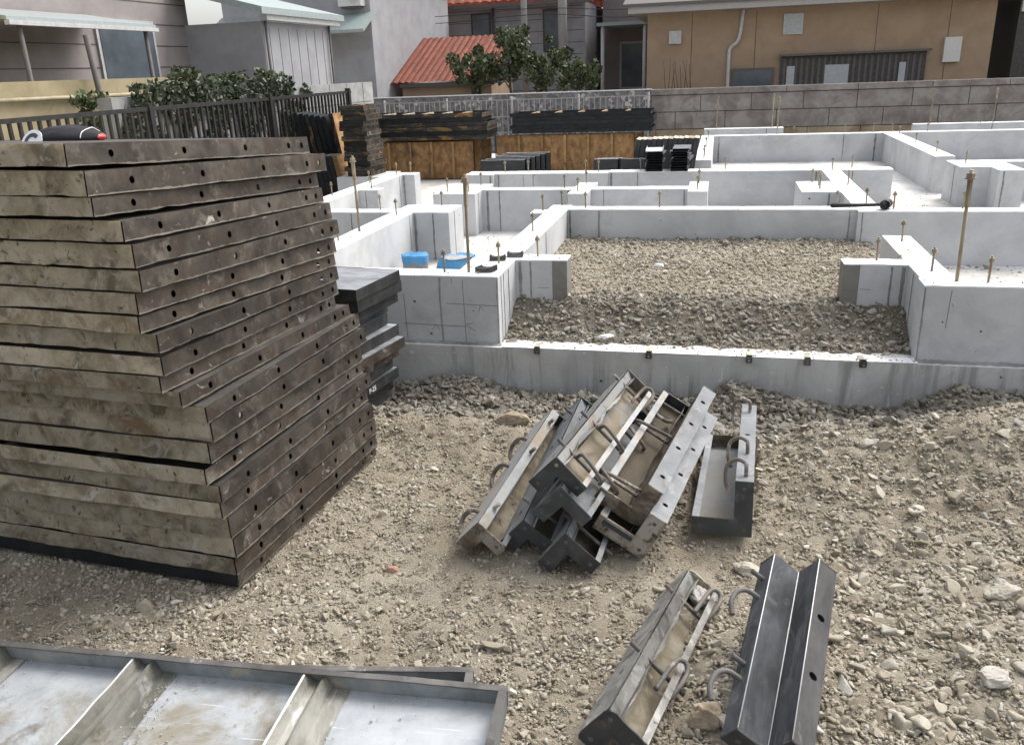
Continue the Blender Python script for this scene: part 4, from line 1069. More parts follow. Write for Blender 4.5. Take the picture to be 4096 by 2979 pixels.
def lform(pose, style, label, m_, pins=(), fin_wob=.004, seed=0, hole_f=(.12, .38, .62, .86), battered=0, end_mat=None, far_mat=None, rib=True, group='steel corner forms in the pile on the soil'):
    """pose: origin, L, w1, w2, t and axes p,q,s (world).
    style 'A': outer corner up, tray on leg p, boxed leg q; 'F': corner down, tray on leg p, boxed leg q; 'V': smooth inside, no tray"""
    T, L, w1, w2, t, P, Q, Sx = pose
    root = empty('corner_form', None, label, 'corner form', group)
    mw = Matrix(((P[0], Q[0], Sx[0], T[0]), (P[1], Q[1], Sx[1], T[1]), (P[2], Q[2], Sx[2], T[2] + 1.5), (0, 0, 0, 1)))
    e = .004
    def hs(W, n_holes=hole_f, wob=.0012, r=.0085):
        return holed_strip(L - 2 * e, W, [f * L for f in n_holes], r, .003, wob, seed + 7)
    # end plates
    for k, s0 in enumerate((0, L - e)):
        bm = lplate(w1, w2, t, e, [], s0, battered if k == 0 else battered * .6, seed + k)
        mobj('end_plate', bm, (end_mat if k == 0 else far_mat) or M['end_black'], root)
        for (hp, hq) in ((t * .42, t * .42), (w1 - t * .45, t * .5), (t * .5, w2 - t * .45)):
            b2 = bmesh.new(); tube(b2, [(hp, hq, s0 - .0010), (hp, hq, s0 - .0002)], .0065, 14)
            mobj('plate_hole', b2, M['rim'] if (hp == hq and k == 0 and seed == 3) else M['grey_hole'], root)
    s0, s1 = e + .0004, L - e - .0004
    if style in ('A', 'F'):
        if style == 'A':
            # inner skin: two sheets meeting at the notch line
            bm = bmesh.new()
            sheet(bm, (w1, t - .002, s0), (t - .002, t - .002, s0), (t - .002, t - .002, s1), (w1, t - .002, s1), .003, 0, 14, 6, .0012, seed)
            sheet(bm, (t - .002, t + .0015, s0), (t - .002, w2, s0), (t - .002, w2, s1), (t - .002, t + .0015, s1), .003, 0, 14, 3, .0008, seed + 2)
            mobj('skin', bm, m_['tray'], root)
            # fin at the foot of the boxed leg (p = t), rising to the outer face, crest dented
            bm = bmesh.new(); fp = t * .72
            sheet(bm, (fp, t - .0055, s0), (fp + .002, .002, s0), (fp + .002, .002, s1), (fp, t - .0055, s1), .0028, 0, 40, 5, fin_wob, seed + 4, 1)
            mobj('rib', bm, m_['fin'], root)
            # boxed leg: outer face p = 0 with holes, and its shoulder over the corner
            bm = strip_between(hs(w2 - .002), (0.0005, .001, s0), (0, 0, 1), (1, 0, 0), (0, 1, 0))
            mobj('side_rail', bm, m_['band'], root)
            bm = bmesh.new()
            sheet(bm, (.0045, .004, s0), (fp - .001, .018, s0), (fp - .001, .018, s1), (.0045, .004, s1), .0025, 0, 14, 3, .001, seed + 6)
            mobj('shoulder', bm, m_['band'], root)
            # tip flanges
            bm = strip_between(hs(t - .001), (w1 - .0035, .0005, s0), (0, 0, 1), (1, 0, 0), (0, 1, 0))
            mobj('side_rail', bm, m_['fin'], root)
            bm = strip_between(hs(t - .006), (.004, w2 - .0035, s0), (0, 0, 1), (0, 1, 0), (1, 0, 0))
            mobj('side_rail', bm, m_['cap'], root)
            # folded lip along the tray edge
            bm = bmesh.new()
            sheet(bm, (w1 - .022, .0012, s0), (w1 - .004, .0002, s0), (w1 - .004, .0002, s1), (w1 - .022, .0012, s1), .0025, 0, 20, 3, .0015, seed + 9)
            mobj('lip', bm, m_['fin'], root)
        else:
            bm = bmesh.new()
            sheet(bm, (.004, .003, s0), (w1 - .004, .003, s0), (w1 - .004, .003, s1), (.004, .003, s1), .003, 0, 14, 6, .0012, seed)
            mobj('skin', bm, m_['tray'], root)
            bm = bmesh.new(); sheet(bm, (.002, .0045, s0), (.002, w2 - .004, s0), (.002, w2 - .004, s1), (.002, .0045, s1), .003, 0, 14, 3, .0008, seed + 2)
            mobj('skin', bm, m_['tray2'] if 'tray2' in m_ else m_['tray'], root)
            fp = t * 1.25 if rib else t
            bm = bmesh.new()
            sheet(bm, (fp, .006, s0), (fp, t - .004, s0), (fp, t - .004, s1), (fp, .006, s1), .0028, 0, 40, 5, fin_wob, seed + 4, 1)
            if rib: mobj('rib', bm, m_['fin'], root)
            else: bm.free()
            # tall inner side of the standing leg
            bm = bmesh.new(); sheet(bm, (t - .002, t + .001 if rib else .006, s0), (t - .002, w2 - .005, s0), (t - .002, w2 - .005, s1), (t - .002, t + .001 if rib else .006, s1), .003, 0, 14, 3, .0006, seed + 12)
            mobj('inner_side', bm, m_['tray'], root)
            bm = strip_between(hs(t - .001), (.0005, w2 - .0005, s0), (0, 0, 1), (0, -1, 0), (1, 0, 0))
            mobj('side_rail', bm, m_['band'], root)
            bm = strip_between(hs(t - .005, ()), (w1 - .0035, .004, s0), (0, 0, 1), (1, 0, 0), (0, 1, 0))
            mobj('side_rail', bm, m_['fin'], root)
            bm = bmesh.new()
            sheet(bm, (w1 - .024, t - .0012, s0), (w1, t - .0002, s0), (w1, t - .0002, s1), (w1 - .024, t - .0012, s1), .0025, 0, 20, 3, .0012, seed + 9)
            mobj('lip', bm, m_['fin'], root)
    else:
        bm = bmesh.new()
        sheet(bm, (t, t, s0), (w1, t, s0), (w1, t, s1), (t, t, s1), .003, 0, 14, 6, .0008, seed)
        sheet(bm, (t, w2, s0), (t, t, s0), (t, t, s1), (t, w2, s1), .003, 0, 14, 6, .0008, seed + 2)
        mobj('skin', bm, m_['tray'], root)
        bm = strip_between(hs(t - .001, (), .0006), (w1 - .001, .0005, s0), (0, 0, 1), (1, 0, 0), (0, 1, 0))
        mobj('side_rail', bm, m_['fin'], root)
        bm = strip_between(hs(t - .001, hole_f, .0006, .010), (.0005, w2 - .001, s0), (0, 0, 1), (0, 1, 0), (1, 0, 0))
        mobj('side_rail', bm, m_['band'], root)
        bm = bmesh.new()   # added charcoal sheet, stands in for the shade seen through the flange holes
        sheet(bm, (.008, w2 - .012, s0), (t - .006, w2 - .012, s0), (t - .006, w2 - .012, s1), (.008, w2 - .012, s1), .002, 0, 4, 2, 0, seed)
        mobj('hole_shade', bm, M['charcoal'], root)
        bm = bmesh.new()   # bright bare folds along the two crests and the valley
        for (pp, qq) in ((w1 + .0008, t + .0008), (t + .0008, w2 + .0008), (t + .0015, t + .0015)):
            tube(bm, [(pp, qq, s0), (pp, qq, s1)], .0014, 6)
        mobj('fold', bm, M['zinc_white'], root)
    for (s, kind, mat_) in pins:
        bm = bmesh.new(); s *= L
        up = style == 'F'
        if kind == 'pin':
            tube(bm, [(-.028, t * .32, s), (w1 + .03, t * .32, s)], .0064, 10)
        elif kind == 'hook':      # straight pin with a bent handle folded over the tray edge
            tube(bm, [(-.03, t * .32, s), (w1 + .02, t * .32, s)], .0064, 10)
            tube(bm, spline([(.055, t * .32 - .004, s), (.06, -.012, s - .006), (.085, -.022, s - .022), (w1 - .01, -.020, s - .032), (w1 + .022, -.008, s - .026), (w1 + .028, t * .3, s - .012)]), .0064, 10)
        elif kind == 'loop':      # U handle standing up along the tray
            tube(bm, spline([(w1 * .66, t * .25, s - .10), (w1 * .66, -.012, s - .03), (w1 * .70, -.024, s + .0), (w1 * .86, -.026, s + .012), (w1 * 1.0, -.020, s - .005), (w1 * 1.02, -.006, s - .05), (w1 * 1.01, t * .4, s - .085)]), .0064, 10)
        elif kind == 'clip':      # flat U lying in the tray
            tube(bm, spline([(w1 * .50, t * .55, s + .03), (w1 * .52, t * .35, s + .005), (w1 * .6, t * .3, s - .012), (w1 * .82, t * .3, s - .012), (w1 * .90, t * .35, s + .005), (w1 * .91, t * .6, s + .03)]), .008, 10)
        elif kind == 'top':       # bent handle rising from the tip of leg q and hooking over to the tray side
            tube(bm, spline([(t * .45, w2 - .03, s), (t * .45, w2 + .032, s), (t * .55, w2 + .044, s + .008), (t * 1.0, w2 + .046, s + .025), (t * 1.5, w2 + .02, s + .03), (t * 1.55, w2 - .03, s + .012), (t * 1.35, w2 - .06, s + .0)]), .0068, 10)
        elif kind == 'stub':      # short pin poking from the outer face of leg q
            tube(bm, [(t * .4, t * .5, s), (-.032, t * .48, s)], .0068, 10)
        elif kind == 'stub_side':
            tube(bm, [(w1 - .03, t * .5, s), (w1 + .035, t * .45, s)], .0068, 10)
        elif kind == 'curl':
            tube(bm, spline([(w1 - .01, t * .45, s), (w1 + .03, t * .4, s + .0), (w1 + .055, t * .3, s - .02), (w1 + .06, t * .15, s - .055), (w1 + .045, t * .05, s - .085)]), .0068, 10)
        elif kind == 'loop_q':
            tube(bm, spline([(t * .3, w2 * .55, s), (-.02, w2 * .75, s + .01), (-.02, w2 + .03, s + .02), (.0, w2 + .045, s - .02), (t * .4, w2 + .03, s - .05)]), .008, 10)
        if up and kind in ('pin', 'hook', 'loop', 'clip'):
            for v in bm.verts: v.co.y = t - v.co.y
        mobj('tie_pin', bm, mat_, root)
    root.matrix_world = mw
    return root

def pose(T, L, w1, w2, t, P, Q, Sx): return (T, L, w1, w2, t, P, Q, Sx)
mA = dict(tray=M['cream_tray'], fin=M['zinc_white'], band=M['zinc_white'], cap=M['end_black'])
mR = dict(tray=M['brown_tray'], fin=M['brown_tray'], band=M['zinc_white'], cap=M['cake_end'])
mG = dict(tray=M['galv'], fin=M['galv'], band=M['galv'], cap=M['end_black'])
mF = dict(tray=M['brown_tray'], tray2=M['galv'], fin=M['zinc_white'], band=M['galv'], cap=M['galv'])
mU = dict(tray=M['zinc_white'], fin=M['galv'], band=M['galv'], cap=M['galv'])
mV = dict(tray=M['blue_grey'], fin=M['blue_grey'], band=M['blue_brown'], cap=M['blue_brown'])
pA = pose((-.447, 2.325, -1.14), .80, .138, .144, .050, (.7222, -.118, -.6816), (-.6676, .1391, -.7314), (.1811, .9832, .0217))
lform(pA, 'A', 'whitish corner form on top of the pile with three bent pins across its tray', mA, [(.13, 'hook', M['pin']), (.42, 'hook', M['pin']), (.88, 'pin', M['pin_rust']), (.93, 'loop', M['pin_rust'])], .014, 3, end_mat=M['end_black'], far_mat=M['rail_dark'])
pB = pose((-.428, 2.29, -1.225), .76, .138, .144, .050, (.7222, -.118, -.6816), (-.6676, .1391, -.7314), (.165, .985, .022))
lform(pB, 'A', 'corner form nested directly under the topmost whitish one in the pile', mG, [(.3, 'hook', M['pin_rust']), (.75, 'hook', M['pin_rust'])], .004, 13)
pC = pose((-.551, 2.288, -1.355), .734, .133, .14, .056, (.781, .0438, -.6229), (-.615, .2274, -.7551), (.1086, .9728, .2045))
lform(pC, 'A', 'corner form left of the middle of the pile with a raised loop', dict(mA, tray=M['brown_tray'], fin=M['galv'], band=M['galv']), [(.14, 'pin', M['pin']), (.36, 'loop', M['pin']), (.86, 'pin', M['pin'])], .006, 23)
pD = pose((-.694, 2.258, -1.361), .727, .124, .145, .052, (.749, -.0142, -.6625), (-.6437, .2218, -.7325), (.1573, .975, .157))
dform = lform(pD, 'A', 'leftmost corner form of the pile, its end plate caked with cement and rust', dict(tray=M['rail_caked'], fin=M['galv'], band=M['zinc_white'], cap=M['galv']), [(.17, 'loop_q', M['pin_rust']), (.55, 'loop_q', M['pin']), (.8, 'loop_q', M['pin_rust'])], .002, 33, (), .004, M['cake_end'])
b2 = bmesh.new()
bw = .036
sheet(b2, (.002, -.0015, .003), (bw, -.0015, .003), (bw, -.0015, .722), (.002, -.0015, .722), .003, 0, 16, 4, .001, 61)
mobj('side_rail', b2, M['zinc_white'], dform)
for s in (.14, .60, .88):
    b2 = bmesh.new(); tube(b2, [(bw * .5, .02, s * .727), (bw * .5 + .004, -.028, s * .727)], .0068, 10); mobj('tie_pin', b2, M['pin_rust'], dform)
pE = pose((-.408, 2.245, -1.362), .66, .146, .14, .051, (.7665, -.0581, -.6396), (-.6422, -.0834, -.762), (.06, .997, -.045))
lform(pE, 'A', 'corner form at the front foot of the pile with a reddish tray', dict(mA, tray=M['rail_dark'], fin=M['galv'], band=M['galv']), [(.2, 'pin', M['pin_rust'])], .004, 43)
pF = pose((-.195, 2.412, -1.421), .757, .175, .169, .057, (-.864, .1392, .4838), (.4606, -.1694, .8713), (.2032, .9757, .0822))
lform(pF, 'F', 'wide brown-trayed corner form with a cement-caked end, right of the topmost one', dict(mF, cap=M['galv']), [(.12, 'hook', M['pin_rust']), (.62, 'hook', M['pin_rust']), (.80, 'clip', M['pin_rust']), (.92, 'pin', M['pin_rust'])], .004, 53, (.1, .36, .6, .84), .005, M['cake_end'])
pG = pose((-.176, 2.354, -1.499), .80, .19, .17, .062, (-.876, .1441, .4603), (.4454, -.1247, .8866), (.1852, .9817, .045))
gform = lform(pG, 'F', 'corner form at bottom right of the pile with a slotted brown end', dict(mF, cap=M['galv']), [], .003, 63, (.1, .36, .6, .84), .0, M['cake_end'])
b2 = bmesh.new(); box(b2, .062, .172, .034, .052, -.0008, -.0002); mobj('slot', b2, M['charcoal'], gform)
pU = pose((.166, 2.533, -1.488), .80, .195, .198, .059, (-.9986, .0496, -.019), (-.0158, .0629, .9979), (.0507, .9968, -.062))
lform(pU, 'F', 'black-ended corner form with three hooked pins standing apart, right of the pile', mU, [(.06, 'top', M['pin_rust']), (.32, 'top', M['pin_rust']), (.88, 'top', M['pin_rust'])], .0, 73, (.55,), 0, M['end_black'], M['cake_end'], False)
pH = pose((-.177, 1.492, -1.335), .714, .119, .127, .054, (.7631, -.2217, -.6071), (-.6106, .0607, -.7896), (.2119, .9732, -.089))
hform = lform(pH, 'A', 'cement-stained corner form lying alone in the foreground with pins in its tray', dict(tray=M['caked_tray'], fin=M['caked_fin'], band=M['caked_fin'], cap=M['galv']), [(.36, 'pin', M['pin']), (.40, 'loop', M['pin']), (.80, 'pin', M['pin_rust']), (.93, 'loop', M['pin'])], .007, 83, (.28, .72), .003, M['end_black'], M['rail_caked'], group='corner forms lying in the foreground')
bm = bmesh.new(); bmesh.ops.create_icosphere(bm, subdivisions=5, radius=.03)
for v in bm.verts:
    v.co = Vector((v.co.x * 1.05, v.co.y * .75, v.co.z * 1.3)) * (1 + .25 * mnoise.noise(v.co * 60) + .1 * mnoise.noise(v.co * 200)); v.co += Vector((.078, .028, .672))
mobj('concrete_lump', bm, M['mortar'], hform, True)
pI = pose((.173, 1.502, -1.474), .562, .139, .135, .058, (-.79, .014, .612), (.586, -.272, .763), (.177, .965, .19))
lform(pI, 'V', 'smooth blue-grey corner form, inner faces up, in the right foreground', mV, [(.35, 'stub_side', M['pin']), (.86, 'stub_side', M['pin']), (.27, 'curl', M['pin']), (.74, 'curl', M['pin'])], .0, 93, (.34, .66), 0, M['end_black'], M['rail_dark'], group='corner forms lying in the foreground')

# ------------------------------------------------------------------ things on the foundation
# mallet
mt_ = empty('mallet', Matrix.Translation((1.13, 6.215, .528)) @ Matrix.Rotation(R(2), 4, 'Z'), 'black rubber mallet lying on the middle stem wall', 'mallet')
bm = bmesh.new(); tube(bm, [(-.36, 0, .0), (-.345, 0, 0), (-.2, 0, 0), (-.03, 0, .004)], .0135, 12, taper=[.8, 1.15, .95, .8]); mobj('handle', bm, M['rubber'], mt_)
bm = bmesh.new(); tube(bm, spline([(-.02, -.045, .008), (-.018, -.04, .008), (0, 0, .008), (.018, .04, .008)], 4), .033, 18, taper=[.86, .9, .95, .98, 1, 1, 1, 1, 1, 1, 1, .98, .92]); mobj('head', bm, M['rubber'], mt_)
bm = bmesh.new(); tube(bm, [(.018, .0402, .008), (.026, .056, .008)], .031, 18); mobj('striking_face', bm, M['mallet_face'], mt_)
# form tie clamps stacked on the front wall
def clamps(x, y, rz, n, label, spread, tilt=0):
    root = empty('clamp_stack', Matrix.Translation((x, y, .503)) @ Matrix.Rotation(rz, 4, 'Z'), label, 'form clamps')
    for k in range(n):
        bm = bmesh.new()
        out = [(-.045, 0), (-.045, .026), (-.038, .03), (-.03, .022), (-.012, .019), (.012, .019), (.03, .022), (.038, .03), (.045, .026), (.045, 0), (.03, .004), (-.03, .004)]
        c = k * spread
        fr = [bm.verts.new((x + c * tilt, c, z)) for x, z in out]; bk = [bm.verts.new((x + c * tilt, c + .0032, z)) for x, z in out]
        bm.faces.new(fr); bm.faces.new(list(reversed(bk)))
        for q in range(len(out)): bm.faces.new((fr[q], bk[q], bk[(q + 1) % len(out)], fr[(q + 1) % len(out)]))
        bmesh.ops.recalc_face_normals(bm, faces=bm.faces[:])
        mobj('clamp', bm, M['iron'], root)
clamps(-1.165, 4.15, .15, 9, 'loose handful of dark nested clamps at the front corner of the left wall', .006, .5)
clamps(-1.16, 4.43, .2, 7, 'short block of dark clamps beside the bolt on the front left wall', .006)
clamps(-1.085, 4.53, .1, 8, 'flat stack of dark clamps at the start of the wall stub', .005)
# tie brackets clipped on the open footing edge
for k, x in enumerate((-.861, -.289, .192, .461, .708)):
    root = empty('form_bracket', Matrix.Translation((x, 4.02, .1405)) @ Matrix.Rotation(random.uniform(-.1, .1), 4, 'Z'), 'small dark steel bracket hooked over the footing edge, %s from the left' % ORD[k].replace('top', 'first'), 'bracket', 'brackets along the footing edge')
    bm = bmesh.new(); box(bm, -.015, .015, -.008, -.002, -.026, .010); box(bm, -.015, -.012, -.026, -.0082, -.024, .006); box(bm, .012, .015, -.026, -.0082, -.024, .006); box(bm, -.0118, .0118, -.026, -.0232, -.024, .003)
    mobj('clip', bm, M['iron'], root)
    bm = bmesh.new(); box(bm, -.013, .013, -.0018, .075, .0012, .004)
    mobj('strap', bm, M['rail_caked'] if k < 4 else M['rim'], root)
    bm = bmesh.new(); tube(bm, [(0, -.0262, -.012), (0, -.0275, -.012)], .005, 10); mobj('rivet', bm, M['rim'], root)
# blue-taped buckets
def bucket(x, y, label, tip):
    root = empty('bucket', Matrix.Translation((x, y, .136)) @ Matrix.Rotation(tip, 4, 'Z'), label, 'bucket')
    n = 26
    def lathe(prof, mat, name, xs=0, ragged=0):
        bm = bmesh.new(); rings = []
        for (r, z, sh) in prof:
            rings.append([bm.verts.new((sh + r * math.cos(2 * math.pi * k / n), r * .9 * math.sin(2 * math.pi * k / n), z + (ragged * mnoise.noise((k * .9, z * 30, x)) if ragged and z < .2 else 0))) for k in range(n)])
        for a, b in zip(rings, rings[1:]):
            for k in range(n): bm.faces.new((a[k], a[(k + 1) % n], b[(k + 1) % n], b[k])).smooth = True
        return mobj(name, bm, mat, root)
    return root, lathe
rt, la = bucket(-2.085, 5.62, 'upright grey bucket covered with blue tape beside the left wall', .2)
la([(.001, .001, 0), (.088, .001, 0), (.094, .105, 0)], M['bucket'], 'pail')
la([(.096, .085, 0), (.097, .105, 0), (.098, .134, 0), (.093, .138, 0), (.05, .135, 0), (.001, .137, 0)], M['tarp'], 'cover', ragged=.018)
rt, la = bucket(-1.79, 5.55, 'leaning mortar-splashed bucket with torn blue sheet, right of the upright one', .35)
la([(.001, .001, -.05), (.075, .001, -.05), (.088, .075, -.01)], M['bucket'], 'pail')
la([(.090, .055, -.02), (.100, .085, .0), (.112, .118, .03), (.122, .14, .05), (.108, .125, .03)], M['tarp'], 'liner', ragged=.02)
la([(.112, .128, .035), (.07, .132, .02), (.001, .130, .01)], M['mortar'], 'mortar')
bm = bmesh.new(); tube(bm, [(1.12, 5.05, .135), (2.2, 4.95, .135)], .016, 10); tag(mobj('wooden_stake', bm, M['wood']), 'weathered wooden stake lying on the gravel behind the right front wall', 'stake')
bm = bmesh.new(); box(bm, -.35, .35, -.05, .05, 0, .03); o = mobj('timber_board', bm, M['wood']); o.matrix_world = Matrix.Translation((-2.55, 7.25, .1375)) @ Matrix.Rotation(.35, 4, 'Z'); tag(o, 'short timber board on the slab behind the square pillar', 'board')
bm = bmesh.new(); tube(bm, [(-3.25, 9.55, .146), (-3.05, 10.15, .146)], .009, 8); tag(mobj('steel_rod', bm, M['pin_rust']), 'thin rusty steel rod lying on the bare slab before the yellow panels', 'rod')

# ------------------------------------------------------------------ stored forms at the back
YEL = dict(end=M['black_steel'], side=M['black_steel'], sheet=M['yellow_sheet'], rib=M['yellow_rib'], rim=M['blue_grey'])
def upright(x, y, z, L, W, T, label, seed, lean=-6, ribs=4, mats=YEL, rz=0, group=None):
    """stands on its long side with the open tray towards the camera"""
    p = panel('steel_form', L, W, T, mats, label, 'steel form', group, seed=seed, wob=.0015, ribs=ribs, holes_end=[W * .1, W * .4, W * .7, W * .92])
    p.matrix_world = Matrix.Translation((x, y, z)) @ Matrix.Rotation(rz, 4, 'Z') @ Matrix.Rotation(R(lean), 4, 'X') @ Matrix.Rotation(R(90), 4, 'X')
    return p
g1 = 'yellow upright panels at the back of the slab'
upright(-4.63, 10.95, .137, 1.50, .49, .06, 'nearest yellow-brown form panel standing on edge at left rear', 201, group=g1, lean=-3, rz=.02)
upright(-4.56, 11.12, .137, 1.50, .485, .06, 'middle of three yellow-brown panels leaning together at left rear', 202, group=g1, lean=-3, rz=.02)
upright(-4.56, 11.50, .137, 1.52, .48, .06, 'rearmost of three yellow-brown panels leaning together at left rear', 203, group=g1, lean=-3, rz=.02)
upright(-2.92, 11.32, .137, 1.86, .525, .06, 'long yellow-brown panel standing on edge behind the small black panels', 204, group=g1, lean=-2, ribs=5)
upright(-2.86, 11.46, .137, 1.90, .52, .06, 'black-framed panel just behind the long yellow one at the rear', 205, group=g1, lean=-2, ribs=5)
# light-coloured folded rail caps: black stacks resting on the uprights
def flat_stack(x, y, z, n, L, W, T, labelf, seed, group, matsf, jig=.05, rz=0):
    for k in range(n):
        p = panel('steel_form', L, W, T, matsf(k), labelf(k, n), 'steel form', group, seed=seed + k, wob=.0015, ribs=5, holes_end=[W * .1, W * .28, W * .7, W * .9])
        # end rail with holes on the right: turn half round
        p.matrix_world = Matrix.Translation((x + L + random.uniform(-jig, jig), y + W, z + k * (T + .003))) @ Matrix.Rotation(math.pi + rz + random.uniform(-.01, .01), 4, 'Z')
BY = dict(end=M['rail_dark'], side=M['black_yellow'], sheet=M['sheet_dark'], rib=M['rail_caked'])
BB = dict(end=M['black_steel'], side=M['black_steel'], sheet=M['sheet_dark'], rib=M['yellow_rib'])
flat_stack(-4.55, 10.92, .647, 6, 1.65, .55, .0535, lambda k, n: 'black panel flaked with yellow in the left rear stack, %s from top' % ORD[n - 1 - k], 220, 'black panels laid flat on the left yellow uprights', lambda k: BY if k % 3 != 1 else BB, .11)
flat_stack(-2.70, 11.28, .683, 5, 1.86, .55, .0485, lambda k, n: 'black panel stacked on the long yellow panel, %s from top' % ORD[n - 1 - k], 240, 'black panels laid flat on the long yellow panel', lambda k: BB, .02)
# tower of narrow panels
for k in range(14):
    T = .0525
    dx, dy = random.uniform(-.022, .022), random.uniform(-.02, .02)
    if k in (9, 10): dx -= .03
    m2 = dict(end=M['rail_dark'], side=M['black_yellow'] if k % 4 != 2 else M['black_steel'], sheet=M['sheet_dark'], rib=M['yellow_rib'])
    p = panel('steel_form', .30, .40, T, m2, 'narrow panel in the tower at left rear, %s from top' % ORD[13 - k], 'steel form', 'narrow panels in the tower at the left rear', seed=260 + k, wob=.001, ribs=1, holes_end=[.04, .13, .27, .36], hole_r=.009)
    p.matrix_world = Matrix.Translation((-3.845 + dx, 9.10 + dy, .406 + k * .0555)) @ Matrix.Rotation(R(random.uniform(-6, -1)), 4, 'Z') @ Matrix.Translation((0, .40, 0)) @ Matrix.Rotation(math.pi, 4, 'Z')
# leaning panels left of the tower
def leaner(x, y, z, h, w, d, lean, label, mats, seed, group, sheet_side=False):
    p = panel('steel_form', h, w, d, mats, label, 'steel form', group, seed=seed, wob=.001, ribs=2, holes_end=[w * .15, w * .5, w * .85])
    # long side upright (local x -> up), short side along y, depth along x
    p.matrix_world = Matrix.Translation((x, y, z)) @ Matrix.Rotation(R(-lean), 4, 'Y') @ Matrix(((0, 0, 1, 0), (0, 1, 0, 0), (1, 0, 0, 0), (0, 0, 0, 1))) if False else Matrix.Translation((x, y, z)) @ Matrix.Rotation(R(-lean), 4, 'Y') @ Matrix.Rotation(R(-90), 4, 'Y')
    return p
LN = dict(end=M['black_steel'], side=M['black_steel'], sheet=M['black_steel'], rib=M['yellow_rib'])
LY_ = dict(end=M['tan_top'], side=M['black_yellow'], sheet=M['yellow_sheet'], rib=M['yellow_rib'])
gl = 'tall dark panels leaning beside the fence'
for k in range(6):
    leaner(-4.74 + k * .066, 9.55 + .01 * k, .14, .98 - .01 * k, .34, .055, 9.5, 'tall dark panel leaning by the fence, %s from the left' % ORD[k].replace('top', 'first'), LN if k != 2 else dict(LN, side=M['black_yellow']), 300 + k, gl)
leaner(-4.29, 9.56, .14, .96, .34, .055, 9.5, 'rust-yellow panel closing the right side of the tall leaning row', LY_, 310, gl)
gs = 'short dark panels leaning before the tall row'
for k in range(5):
    leaner(-4.53 + k * .058, 9.25, .14, .50, .30, .05, 9, 'short dark panel with a pale top edge, %s in the low leaning row' % ORD[k].replace('top', 'first'), dict(LN, end=M['tan_top']), 320 + k, gs)
leaner(-4.225, 9.25, .14, .50, .30, .06, 9, 'short yellow panel at the right end of the low leaning row', dict(LY_, side=M['yellow_rib']), 330, gs)
# small black panels standing on edge behind wall
gb = 'small black panels standing in a row behind the stem wall'
for k in range(6):
    p = panel('steel_form', .50, .60 - .005 * k, .045, dict(end=M['black_steel'], side=M['tan_top'] if False else M['galv'], sheet=M['black_steel'], rib=M['black_steel']), 'small black panel on edge before the long yellow one, %s from the front' % ORD[k].replace('top', 'first'), 'steel form', gb, seed=340 + k, wob=.001, ribs=1)
    xx, yy = -2.50 + .044 * k, 8.98 + .052 * k
    p.matrix_world = Matrix.Translation((xx, yy, .137 - .0 + (.58 - .6 + .46) * 0)) @ Matrix.Rotation(R(90), 4, 'X') @ Matrix.Translation((0, 0, 0))
    # turned so that the closed face looks to the camera
    p.matrix_world = Matrix.Translation((xx, yy, .137 + (.445 + .012 * k))) @ Matrix.Rotation(R(-90), 4, 'X') @ Matrix.Diagonal((1, .445 / .6, 1, 1)) if False else Matrix.Translation((xx, yy, .137 + .0))
    p.matrix_world = Matrix.Translation((xx, yy + .0, .137 + .44 + .010 * k)) @ Matrix.Rotation(R(-90), 4, 'X')
for k, (x, y, w) in enumerate(((-1.265, 8.95, .26), (-1.235, 9.01, .27), (-1.2, 9.07, .27), (-.985, 8.95, .27))):
    p = panel('steel_form', w, .58, .045, dict(end=M['black_steel'], side=M['galv'], sheet=M['black_steel'], rib=M['black_steel']), ['low black panel on edge at the left front of the short row', 'low black panel second in the short row', 'low black panel third in the short row', 'low black panel on edge beside the channel piles'][k], 'steel form', 'low black panels behind the wall near the channels', seed=360 + k, wob=.001, ribs=1)
    p.matrix_world = Matrix.Translation((x, y, .137 + .44)) @ Matrix.Rotation(R(-90), 4, 'X')
# stacks of channel pieces on the rear wall
def channel_me(w, d, h):
    bm = bmesh.new()
    box(bm, -w / 2, w / 2, 0, d, h - .002, h); box(bm, -w / 2, -w / 2 + .002, 0, d, 0, h - .0021); box(bm, w / 2 - .002, w / 2, 0, d, 0, h - .0021)
    me = bpy.data.meshes.new('channel_piece'); bm.to_mesh(me); bm.free()
    me.materials.append(M['black_steel']); return me
cme = channel_me(.165, .40, .0225)
ctop = channel_me(.165, .40, .0225); ctop.materials[0] = M['silver']
cgrey = channel_me(.165, .40, .0225); cgrey.materials[0] = M['blue_grey']
for s, (cx, nme) in enumerate(((-.59, 'left'), (-.355, 'right'))):
    for k in range(9):
        tp = k == 8
        o = link('channel_piece', (ctop if s == 0 else cgrey) if tp else cme)
        o.matrix_world = Matrix.Translation((cx + random.uniform(-.014, .014), 8.44 + random.uniform(-.015, .02), .5045 + .0238 * k)) @ Matrix.Rotation(random.uniform(-.09, .09), 4, 'Z')
        if tp and s == 0: o.matrix_world = o.matrix_world @ Matrix.Translation((0, 0, .0225)) @ Matrix.Rotation(math.pi, 4, 'Y')
        tag(o, ('shiny upturned channel piece on top of the left channel pile' if s == 0 else 'grey channel piece on top of the right channel pile') if tp else 'black channel in the %s pile on the rear wall, %s from top' % (nme, ORD[8 - k]), 'steel channel', 'channel pieces in the %s pile' % nme)
